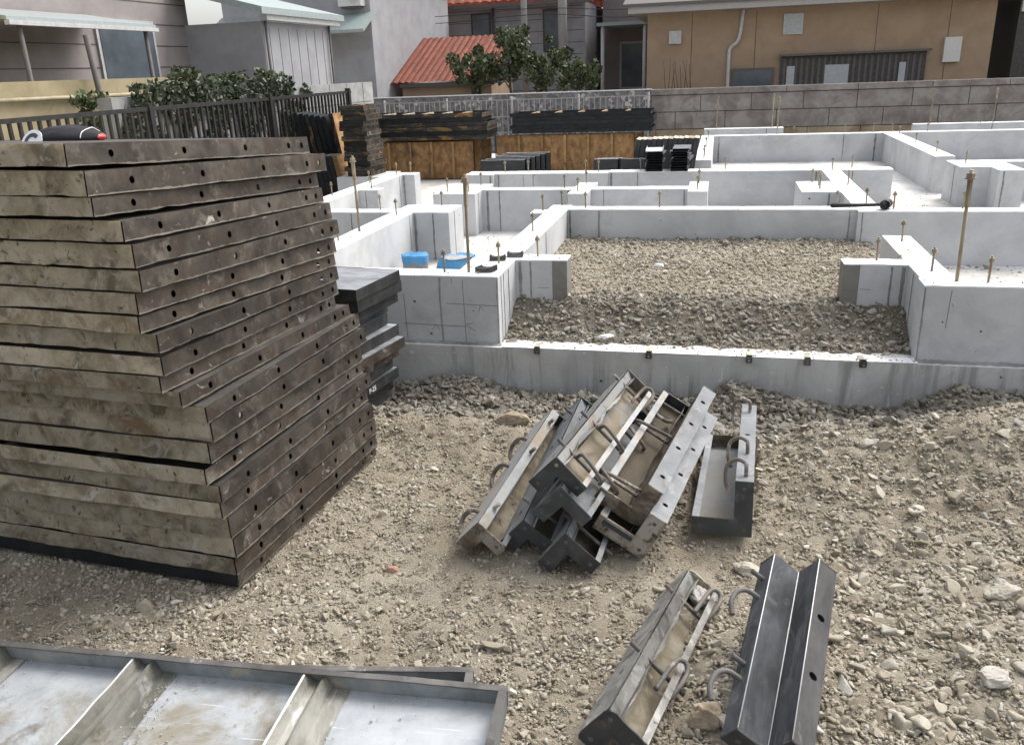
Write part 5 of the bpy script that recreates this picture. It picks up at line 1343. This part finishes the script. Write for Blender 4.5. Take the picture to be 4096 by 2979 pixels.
# row of tan-topped fillers leaning behind
for k in range(12):
    bm = bmesh.new(); box(bm, 0, .05, 0, .30, 0, .62, 0, 1); 
    o = mobj('filler_piece', bm, [M['black_steel'], M['tan_top']])
    o.matrix_world = Matrix.Translation((-.93 + k * .0545, 9.2 + random.uniform(-.02, .02), .137 + random.uniform(-.0, .008))) @ Matrix.Rotation(R(8), 4, 'Y')
    tag(o, 'tan-topped dark filler piece behind the channel piles, %s from the left' % ORD[k].replace('top', 'first'), 'form piece', 'tan-topped filler pieces leaning in a row')

# ------------------------------------------------------------------ bag on the stack
bag = empty('bag', Matrix.Translation((-2.275, 2.66, 1.326)) @ Matrix.Rotation(R(8), 4, 'Z'), 'black padded bag with a white round emblem and red stripe, lying in the top panel', 'bag')
bm = bmesh.new(); bmesh.ops.create_uvsphere(bm, u_segments=96, v_segments=48, radius=1)
def bagshape(p):
    x = p.x; w = .135 * x
    k = (1 - max(0, x) ** 2.2 * .35)
    return Vector((w + .005, .10 * p.y * k, .044 * p.z * k + .003 * mnoise.noise((p.x * 3, p.y * 3, p.z * 3))))
for v in bm.verts: v.co = bagshape(v.co)
for f in bm.faces:
    c = f.calc_center_median().x
    f.material_index = 1 if .130 < c < .145 else (2 if c >= .145 else 0)
mobj('shell', bm, [M['black_cloth'], M['red_vinyl'], M['grey_cap']], bag, True)
def disc(bm, r0, r1, a0, a1, n, mi):
    prev = None
    for k in range(n + 1):
        a = a0 + (a1 - a0) * k / n
        row = [bm.verts.new((r0 * math.cos(a), r0 * math.sin(a), 0)), bm.verts.new((r1 * math.cos(a), r1 * math.sin(a), 0))]
        if prev: bm.faces.new((prev[0], prev[1], row[1], row[0])).material_index = mi
        prev = row
bm = bmesh.new(); tube(bm, [(0, 0, -.004), (0, 0, 0)], .046, 36)
em = mobj('emblem', bm, [M['white_vinyl']], bag)
em.matrix_local = Matrix.Translation((-.080, -.092, -.004)) @ Matrix.Rotation(R(-14), 4, 'Z') @ Matrix.Rotation(R(60), 4, 'X')
b2 = bmesh.new(); disc(b2, .018, .033, R(40), R(230), 24, 0)
for v in b2.verts: v.co.z = .0012
sw = mobj('emblem_swoosh', b2, [M['charcoal']], em)
bm = bmesh.new(); pts = []
for k in range(30):
    a = math.pi * (k / 29); x = .62
    rr = math.sqrt(1 - x * x); pts.append(bagshape(Vector((x, -rr * math.cos(a), rr * math.sin(a)))) * 1.012)
tube(bm, pts, .0016, 6); mobj('piping', bm, M['white_vinyl'], bag)

# ------------------------------------------------------------------ boundary fence, walls, gardens
fe = empty('picket_fence', Matrix.Translation((-5.0, 4.3, -.1)), 'black metal picket fence running along the left boundary', 'fence')
def lp(bm, root): return xform(bm, root.matrix_world.inverted())
bm = bmesh.new(); y = 4.0; k = 0
while y < 11.3:
    box(bm, -5.011, -4.989, y, y + .026, .0, 1.262); y += .098; k += 1
mobj('pickets', lp(bm, fe), M['picket'], fe)
for z in (.18, 1.262):
    bm = bmesh.new(); box(bm, -5.016, -4.984, 3.95, 11.4, z + .0005, z + .036); mobj('rail', lp(bm, fe), M['picket'], fe)
for y in (4.72, 6.92, 9.12, 11.32):
    bm = bmesh.new(); box(bm, -5.03, -4.97, y - .03, y + .03, -.25, 1.33); mobj('post', lp(bm, fe), M['picket'], fe)

def leaves(name, pts, size, mat, root, flat=None, tlo=0, thi=1):
    n = len(pts); P = np.array(pts)
    RM = rotm(n)
    q = np.array([(-.5, 0, 0), (0, -.28, .04), (.5, 0, 0), (0, .28, .04)])
    sz = size * (.4 + 1.0 * RNG.random(n))
    W = np.einsum('nij,vj->nvi', RM, q) * sz[:, None, None] + P[:, None, :]
    F = np.arange(n * 4).reshape(n, 4)
    tn = np.repeat(np.clip(RNG.beta(1.6, 2.2, n) * (thi - tlo) + tlo, 0, 1), 4)
    o = npmesh(name, W.reshape(-1, 3), F, mat, tint=tn, parent=root)
    return o
def clumps(cx, cy, cz, rx, ry, rz, n, k=14, seed=0):
    rr = random.Random(seed); out = []
    cs = []
    for _ in range(k):
        d = Vector((rr.gauss(0, 1), rr.gauss(0, 1), rr.gauss(0, 1))).normalized() * rr.uniform(.35, .95)
        cs.append((d, rr.uniform(.12, .36)))
    for _ in range(n):
        d, r = rr.choice(cs)
        e = Vector((rr.gauss(0, 1), rr.gauss(0, 1), rr.gauss(0, 1))).normalized() * r * rr.random() ** .4
        p = d + e
        out.append((p.x * rx, p.y * ry, p.z * rz))
    return out
def tree(name, x, y, z0, zc, r, h, n, leaf, label, cat='tree', seed=0, group=None):
    root = empty(name, Matrix.Translation((x, y, z0)), label, cat, group)
    rr = random.Random(seed)
    bm = bmesh.new()
    H = zc - z0
    tube(bm, spline([(0, 0, -.1), (.04, 0, H * .4), (-.03, .03, H * .8), (0, 0, H + h * .3)]), .05, 8, taper=[1 - .7 * k / 18 for k in range(19)])
    for k in range(6):
        a = rr.uniform(0, 6.28); zz = H * rr.uniform(.55, 1)
        tube(bm, spline([(0, 0, zz), (math.cos(a) * r * .4, math.sin(a) * r * .4, zz + h * .25), (math.cos(a) * r * .8, math.sin(a) * r * .8, zz + h * .4)]), .02, 6, taper=[1 - .75 * q / 12 for q in range(13)])
    mobj('trunk', bm, M['bark'], root)
    pts = [(a, b, c + H) for a, b, c in clumps(0, 0, 0, r, r, h, int(n * .8), 20, seed)]
    leaves('crown', pts, leaf, M['leaf'], root)
    return root
# concrete garden wall with ivy behind the fence
gw = empty('garden_wall', Matrix.Translation((-5.45, 6.9, -.2)), 'grey concrete garden wall behind the left picket fence', 'wall')
bm = bmesh.new(); box(bm, -5.55, -5.40, 6.95, 13.2, -.3, 1.385); mobj('wall', lp(bm, gw), M['garden_wall'], gw)
bm = bmesh.new()
for y in np.arange(7.4, 13, .6):
    box(bm, -5.3985, -5.396, y, y + .007, -.2, 1.38)
for z in (.5, .8, 1.1): box(bm, -5.398, -5.3955, 6.96, 13.1, z, z + .006)
mobj('wall_joints', lp(bm, gw), M['joint'], gw)
iv = empty('ivy', Matrix.Translation((-5.37, 8.0, 0)), 'dark green ivy climbing over the grey garden wall behind the fence', 'ivy')
pts = []
while len(pts) < 8200:
    y, z = random.uniform(6.9, 10.9), random.uniform(.2, 1.5)
    d = mnoise.noise((y * 1.1, z * 1.2, 3)) + .5 * mnoise.noise((y * 3.2, z * 3, 9)) + .55 * g2(y, z, 7.4, 1.1, .6, .8) + .25 * g2(y, z, 8.7, 1.38, 1.5, .1)
    if d > .10: pts.append((random.uniform(-.02, .07), y - 8.0, z))
leaves('foliage', pts, .075, M['ivy'], iv)
bm = bmesh.new()
for k in range(9):
    y = -1 + .33 * k
    tube(bm, spline([(.005, y, 0), (.008, y + .1, .5), (.006, y - .05, 1.0), (.01, y + .1, 1.35)]), .006, 5)
mobj('stem', bm, M['bark'], iv)
# tan board fence with bamboo poles, left of the garden wall
tf = empty('board_fence', Matrix.Translation((-6.6, 7.0, -.2)), 'tan board garden fence with two horizontal bamboo poles at the left', 'fence')
bm = bmesh.new(); box(bm, -6.68, -6.60, 5.75, 9.9, -.3, 1.56); mobj('boards', lp(bm, tf), M['tan_fence'], tf)
for z in (.93, 1.38):
    bm = bmesh.new(); tube(bm, [(-6.56, 5.8, z + .02), (-6.56, 9.8, z)], .022, 10); mobj('bamboo_pole', lp(bm, tf), M['bamboo'], tf)
bm = bmesh.new(); tube(bm, [(-6.5, 8.16, 2.0), (-6.5, 8.24, 1.0), (-6.5, 8.25, -.2)], .03, 8); mobj('post', lp(bm, tf), M['dark_eave'], tf)
yh = empty('house', Matrix.Translation((-7.6, 4.8, -.2)), 'pale yellow house wall glimpsed through the fence at the far left', 'house')
bm = bmesh.new(); box(bm, -8.6, -7.0, 3.0, 7.2, -.3, 3.2); mobj('wall', lp(bm, yh), M['pale_yellow'], yh)
bm = bmesh.new(); box(bm, -8.9, -6.7, 2.8, 7.4, 3.201, 3.3); mobj('roof', lp(bm, yh), M['dark_eave'], yh)
tree('garden_tree', -6.1, 7.75, -.2, 1.22, .42, .28, 1500, .07, 'small dark tree in front of the tan board fence', seed=3)
tree('garden_tree', -5.9, 8.85, -.2, 1.48, .40, .20, 1300, .075, 'broad-leaved shrub above the ivy at the end of the garden wall', seed=4)
tree('garden_tree', -5.85, 9.9, -.2, 1.5, .22, .14, 420, .06, 'small leafy shoot rising over the garden wall, nearer one', seed=5)
tree('garden_tree', -5.85, 10.7, -.2, 1.52, .26, .14, 480, .06, 'small leafy shoot rising over the garden wall, farther one', seed=6)
# awning and neighbouring houses on the left
aw = empty('awning', Matrix.Translation((-7.2, 9.0, 2.1)), 'pale sloping awning of the neighbouring house at upper left', 'awning')
bm = bmesh.new(); vs = box(bm, -7.7, -6.75, 7.4, 9.75, 2.13, 2.165)
for v in vs:
    if v.co.x < -7.2: v.co.z += .16
mobj('canopy', lp(bm, aw), M['awning'], aw)
bm = bmesh.new(); box(bm, -6.78, -6.72, 7.4, 9.76, 2.085, 2.128); mobj('gutter', lp(bm, aw), M['gutter'], aw)
for y in (7.6, 9.6):
    bm = bmesh.new(); tube(bm, [(-6.8, y, -.2), (-6.8, y, 2.14)], .025, 8); mobj('post', lp(bm, aw), M['dark_eave'], aw)
ph = empty('house', Matrix.Translation((-8.5, 9.5, -.2)), 'dusky pink-grey house behind the awning at upper left', 'house')
bm = bmesh.new(); box(bm, -10.5, -7.75, 7.6, 12.0, -.3, 3.4); mobj('wall', lp(bm, ph), M['pink_siding'], ph)
bm = bmesh.new(); box(bm, -10.8, -7.5, 7.3, 12.2, 3.401, 3.55); mobj('roof', lp(bm, ph), M['dark_eave'], ph)
bm = bmesh.new(); box(bm, -7.748, -7.72, 9.9, 11.1, 1.4, 2.3); w = mobj('window', lp(bm, ph), M['gutter'], ph)
bm = bmesh.new(); box(bm, -7.7195, -7.712, 9.95, 11.05, 1.45, 2.25); mobj('pane', lp(bm, ph), M['glass'], w)
wh = empty('house', Matrix.Translation((-7.2, 12.8, -.2)), 'white-sided house with a grey gutter behind the garden wall', 'house')
bm = bmesh.new(); box(bm, -9.4, -6.5, 11.9, 14.15, -.3, 2.28); mobj('wall', lp(bm, wh), M['grey_siding'], wh)
bm = bmesh.new()
for y in np.arange(12.1, 14.1, .3): box(bm, -6.4995, -6.496, y, y + .008, -.2, 2.2)
mobj('siding_joints', lp(bm, wh), M['joint'], wh)
bm = bmesh.new(); vs = box(bm, -9.8, -6.3, 11.6, 14.4, 2.36, 2.45)
for v in vs:
    if v.co.x < -8: v.co.z += .9
mobj('roof', lp(bm, wh), M['green_roof'], wh)
bm = bmesh.new(); box(bm, -6.46, -6.34, 11.8, 14.3, 2.285, 2.355); mobj('gutter', lp(bm, wh), M['gutter'], wh)
for y in (11.95, 14.1):
    bm = bmesh.new(); tube(bm, [(-6.46, y, 2.285), (-6.46, y, -.2)], .02, 8); mobj('downpipe', lp(bm, wh), M['dark_eave'], wh)
# rear wall with exposed aggregate and its bar grille; block wall on the right
ag = empty('aggregate_wall', Matrix.Translation((-4.3, 16.65, -.2)), 'dark grey exposed-aggregate concrete wall along the rear boundary', 'wall')
bm = bmesh.new(); box(bm, -7.6, -1.262, 16.6, 16.78, -.3, 1.03); mobj('wall', lp(bm, ag), M['aggregate'], ag)
bm = bmesh.new(); box(bm, -7.62, -1.262, 16.58, 16.80, 1.0305, 1.045); mobj('coping', lp(bm, ag), M['gutter'], ag)
gf = empty('mesh_fence', Matrix.Translation((-4.3, 16.35, -.2)), 'thin grey vertical-bar mesh fence in front of the aggregate wall', 'fence')
bm = bmesh.new()
for x in np.arange(-6.5, -1.3, .105): box(bm, x, x + .012, 16.40, 16.412, .0, .93)
for z in (.33, .62, .93): box(bm, -6.52, -1.28, 16.4125, 16.424, z, z + .016)
mobj('bars', lp(bm, gf), M['pole'], gf)
for x in np.arange(-6.5, -1.2, 1.3):
    bm = bmesh.new(); tube(bm, [(x, 16.44, -.3), (x, 16.44, 1.0)], .02, 8); mobj('post', lp(bm, gf), M['pole'], gf)
bw_ = empty('block_wall', Matrix.Translation((2.5, 16.65, -.2)), 'stained concrete block wall with rough tan lower courses along the right rear', 'wall')
def courses(z0, z1, off, mat, name, y0):
    bm = bmesh.new(); x = -1.26 + off - .9
    while x < 7.5:
        a, b = max(x + .006, -1.258), x + .894
        if b > -1.2: box(bm, a, b, y0, 16.78, z0 + .007, z1 - .007)
        x += .9
    mobj(name, lp(bm, bw_), mat, bw_)
courses(.625, .925, 0.0, M['block'], 'course', 16.6)
courses(.315, .625, .45, M['block'], 'course', 16.6)
courses(.06, .315, .1, M['split_block'], 'split_course', 16.585)
courses(-.3, .045, .5, M['split_block'], 'split_course', 16.57)
bm = bmesh.new(); box(bm, -1.258, 7.5, 16.63, 16.76, -.3, .93); mobj('joint_bed', lp(bm, bw_), M['joint'], bw_)
bm = bmesh.new(); x = -1.258
while x < 7.5: box(bm, x, x + 1.19, 16.575, 16.80, .932, 1.03); x += 1.2
mobj('coping', lp(bm, bw_), M['block'], bw_)
# big tan house behind the block wall
th = empty('house', Matrix.Translation((2.0, 20, -.2)), 'large tan stucco house behind the block wall at right', 'house')
bm = bmesh.new(); box(bm, -1.55, 5.0, 19.0, 24, -.3, 2.44); mobj('wall', lp(bm, th), M['stucco'], th)
bm = bmesh.new(); box(bm, -1.9, 5.3, 18.45, 24.5, 2.4405, 2.56, 0); mobj('eave', lp(bm, th), M['soffit'], th)
bm = bmesh.new()
vs = box(bm, -2.0, 5.4, 18.4, 24.6, 2.561, 2.62)
for v in vs:
    if v.co.y > 22: v.co.z += 1.6
mobj('roof', lp(bm, th), M['dark_eave'], th)
bm = bmesh.new(); box(bm, 1.15, 1.52, 18.965, 18.999, 1.93, 2.32); w = mobj('window', lp(bm, th), M['gutter'], th)
bm = bmesh.new()
for z in (1.96, 2.08, 2.20): box(bm, 1.18, 1.49, 18.955, 18.964, z, z + .105)
mobj('blind', lp(bm, th), M['blind'], w)
bm = bmesh.new(); box(bm, 1.14, 3.86, 18.94, 18.999, .9, 1.52); w = mobj('window', lp(bm, th), M['louvre'], th)
bm = bmesh.new()
for x in np.arange(1.2, 3.8, .11): box(bm, x, x + .045, 18.925, 18.9395, .92, 1.48)
mobj('shutter_slats', lp(bm, th), M['dark_eave'], w)
for (xa, xb) in ((1.27, 1.42), (2.0, 2.45), (3.38, 3.5)):
    bm = bmesh.new(); box(bm, xa, xb, 18.915, 18.924, .95, 1.33); mobj('pane', lp(bm, th), M['blind'], w)
bm = bmesh.new(); box(bm, 1.1, 3.92, 18.80, 18.939, 1.521, 1.56); mobj('window_hood', lp(bm, th), M['dark_eave'], w)
bm = bmesh.new(); box(bm, .2, 1.03, 18.95, 18.999, .8, 1.32); w = mobj('window', lp(bm, th), M['dark_eave'], th)
bm = bmesh.new(); box(bm, .25, .98, 18.942, 18.949, .85, 1.27); mobj('pane', lp(bm, th), M['glass'], w)
bm = bmesh.new(); tube(bm, spline([(.12, 18.94, -.2), (.12, 18.94, 1.0), (.12, 18.94, 1.6), (.16, 18.94, 1.75), (.30, 18.94, 1.9), (.36, 18.94, 2.44)]), .035, 10); mobj('downpipe', lp(bm, th), M['gutter'], th)
dh = empty('house', Matrix.Translation((6, 20, -.2)), 'dark-sided house edge at the far right behind the block wall', 'house')
bm = bmesh.new(); box(bm, 5.45, 9, 19.2, 24, -.3, 3.4); mobj('wall', lp(bm, dh), M['louvre'], dh)
bm = bmesh.new(); box(bm, 5.2, 9.3, 18.9, 24.3, 3.401, 3.5); mobj('roof', lp(bm, dh), M['dark_eave'], dh)
bm = bmesh.new(); box(bm, 5.46, 5.7, 19.10, 19.199, 2.15, 2.4); mobj('vent_box', lp(bm, dh), M['ac'], dh)
# tiled house further back
ti = empty('house', Matrix.Translation((-6, 25, -.2)), 'grey house with a red tiled roof beyond the rear wall', 'house')
bm = bmesh.new(); box(bm, -9.5, -3.6, 24, 28, -.3, 3.1); mobj('wall', lp(bm, ti), M['grey_siding'], ti)
bm = bmesh.new(); n = 26; prev = None
for k in range(n * 4 + 1):
    x = -9.8 + 6.5 * k / (n * 4); c = .035 * abs(math.sin(k * math.pi / 4))
    row = [bm.verts.new((x, 23.4, 3.17 + c)), bm.verts.new((x, 26, 4.3 + c)), bm.verts.new((x, 28.6, 3.17 + c))]
    if prev:
        for q in range(2): bm.faces.new((prev[q], row[q], row[q + 1], prev[q + 1]))
    prev = row
bmesh.ops.solidify(bm, geom=bm.faces[:], thickness=.05)
mobj('roof', lp(bm, ti), M['tile'], ti)
bm = bmesh.new(); box(bm, -9.8, -3.3, 23.28, 23.40, 3.03, 3.12); mobj('gutter', lp(bm, ti), M['dark_eave'], ti)
for x in (-6.75, -4.75):
    bm = bmesh.new(); box(bm, x, x + .55, 23.97, 23.999, 1.9, 2.95); w = mobj('window', lp(bm, ti), M['louvre'], ti)
    bm = bmesh.new(); box(bm, x + .05, x + .5, 23.96, 23.969, 1.95, 2.9); mobj('pane', lp(bm, ti), M['glass'], w)
bm = bmesh.new(); tube(bm, [(-6.12, 23.93, 3.05), (-6.12, 23.93, -.2)], .035, 8); mobj('downpipe', lp(bm, ti), M['dark_eave'], ti)
ou = empty('shed', Matrix.Translation((-6.0, 20, -.2)), 'small outbuilding with a red tiled roof and tan wall just beyond the rear wall', 'shed')
bm = bmesh.new(); box(bm, -6.9, -4.85, 18.6, 20.6, -.3, 1.18); mobj('wall', lp(bm, ou), M['stucco'], ou)
bm = bmesh.new(); box(bm, -6.9, -4.75, 18.45, 18.56, 1.19, 1.27); mobj('gutter', lp(bm, ou), M['dark_eave'], ou)
bm = bmesh.new(); prev = None
for k in range(65):
    x = -7.1 + 2.4 * k / 64; c = .03 * abs(math.sin(k * math.pi / 4))
    row = [bm.verts.new((x, 18.4, 1.28 + c)), bm.verts.new((x, 20.8, 2.25 + c))]
    if prev: bm.faces.new((prev[0], row[0], row[1], prev[1]))
    prev = row
bmesh.ops.solidify(bm, geom=bm.faces[:], thickness=.04)
mobj('roof', lp(bm, ou), M['tile'], ou)
lo_ = empty('house', Matrix.Translation((-9, 19, -.2)), 'low pale house with a sheet roof and air conditioner beyond the garden wall', 'house')
bm = bmesh.new(); box(bm, -10.5, -7.1, 17.6, 23, -.3, 3.6); mobj('wall', lp(bm, lo_), M['grey_siding'], lo_)
bm = bmesh.new(); vs = box(bm, -10.6, -7.0, 16.9, 17.7, 2.30, 2.36)
for v in vs:
    if v.co.y > 17.3: v.co.z += .4
mobj('lean_to_roof', lp(bm, lo_), M['green_roof'], lo_)
bm = bmesh.new(); box(bm, -10.8, -6.9, 17.3, 23.3, 3.601, 3.75); mobj('roof', lp(bm, lo_), M['dark_eave'], lo_)
ac = empty('air_conditioner', Matrix.Translation((-7.45, 17.4, 2.55)), 'white air conditioner unit on the wall of the low pale house', 'air conditioner')
bm = bmesh.new(); box(bm, -7.7, -7.2, 17.36, 17.595, 2.82, 3.12); mobj('casing', lp(bm, ac), M['ac'], ac)
bm = bmesh.new(); tube(bm, [(-7.36, 17.359, 2.97), (-7.36, 17.352, 2.97)], .11, 20); mobj('fan_grille', lp(bm, ac), M['gutter'], ac)
bm = bmesh.new(); box(bm, -7.65, -7.25, 17.4, 17.594, 2.78, 2.8195); mobj('bracket', lp(bm, ac), M['dark_eave'], ac)
bm = bmesh.new()
for z in np.arange(.3, 3.3, .28): box(bm, -7.7495, -7.745, 7.65, 11.98, z, z + .012)
mobj('siding_joints', lp(bm, ph), M['joint'], ph)
bm = bmesh.new()
for x in (-.65, .62, 2.9, 4.2): box(bm, x, x + .012, 18.996, 18.9995, -.2, 2.42)
mobj('stucco_joints', lp(bm, th), M['joint'], th)
bm = bmesh.new(); box(bm, 4.15, 4.45, 18.90, 18.9985, 1.3, 1.75); mobj('meter_box', lp(bm, th), M['ac'], th)
bm = bmesh.new(); box(bm, -1.1, -.85, 18.93, 18.9985, 1.85, 2.1); mobj('vent_hood', lp(bm, th), M['gutter'], th)
bm = bmesh.new()
for z in np.arange(.3, 3.0, .3): box(bm, -9.45, -3.65, 23.994, 23.9995, z, z + .014)
mobj('siding_joints', lp(bm, ti), M['joint'], ti)
cb = bmesh.new()
for (za, zb, sag) in ((2.92, 2.86, .12), (2.80, 2.72, .16)):
    tube(cb, spline([(-9, 21.9, za), (-7, 21.9, za - sag), (-4.85, 21.9, zb), (-3.9, 22.0, zb - .02), (-2, 22, zb - sag), (1, 22, zb + .1)]), .008, 5)
    tag(mobj('power_cable', cb, M['rubber']), 'dark power cable strung past the poles, %s of two' % ('upper' if za > 2.9 else 'lower'), 'cable'); cb = bmesh.new()
cb.free()
cp = empty('house', Matrix.Translation((-2.2, 27, -.2)), 'distant pale grey house with a carport in the gap before the tan house', 'house')
bm = bmesh.new(); box(bm, -3.4, 3.0, 26, 31, -.3, 6.0); mobj('wall', lp(bm, cp), M['pink_siding'], cp)
bm = bmesh.new(); box(bm, -3.25, .5, 23.6, 25.99, 2.45, 2.53); mobj('carport_roof', lp(bm, cp), M['green_roof'], cp)
for x in (-3.1, -2.0):
    bm = bmesh.new(); tube(bm, [(x, 23.7, -.2), (x, 23.7, 2.45)], .05, 8); mobj('post', lp(bm, cp), M['gutter'], cp)
bm = bmesh.new(); box(bm, -2.9, -1.9, 25.96, 25.999, .8, 2.1); w = mobj('window', lp(bm, cp), M['gutter'], cp)
bm = bmesh.new(); box(bm, -2.84, -1.96, 25.95, 25.959, .86, 2.04); mobj('pane', lp(bm, cp), M['glass'], w)
# utility poles and shrubbery beyond the rear wall
for (x, y, r, lab) in ((-4.83, 22, .075, 'pale slim utility pole beyond the rear wall'), (-3.9, 22.2, .11, 'darker thicker utility pole beside the large shrubs')):
    root = empty('utility_pole', Matrix.Translation((x, y, -.2)), lab, 'pole')
    bm = bmesh.new(); tube(bm, [(0, 0, -.1), (0, 0, 7)], r, 12); mobj('pole', bm, M['pole'], root)
    bm = bmesh.new(); box(bm, -.6, .6, -.12 - r * .5, -.04 - r, 6.2, 6.3); mobj('cross_arm', bm, M['pole'], root)
for k, (x, y, zc, r, h, n, lab) in enumerate(((-5.1, 18.0, 1.55, .55, .55, 2600, 'leafy shrub leaning over the tiled outbuilding roof'), (-4.35, 18.3, 1.75, .6, .75, 3000, 'tallest dark green shrub beyond the rear wall'), (-3.55, 18.2, 1.55, .6, .6, 2600, 'broad shrub beside the thicker utility pole'), (-2.8, 18.0, 1.3, .45, .45, 1600, 'lower shrub at the corner of the tan house'))):
    tree('shrub', x, y, -.2, zc, r, h, n, .10, lab, 'shrub', 40 + k, 'shrubs beyond the rear wall')
bm = bmesh.new()
for k in range(9):
    x = -1.05 + .06 * k
    tube(bm, [(x, 17.3, 1.0), (x + random.uniform(-.1, .12), 17.3, 1.45 + random.uniform(0, .1))], .006, 5)
tag(mobj('garden_canes', bm, M['bark']), 'bunch of thin dark canes standing behind the block wall', 'canes')
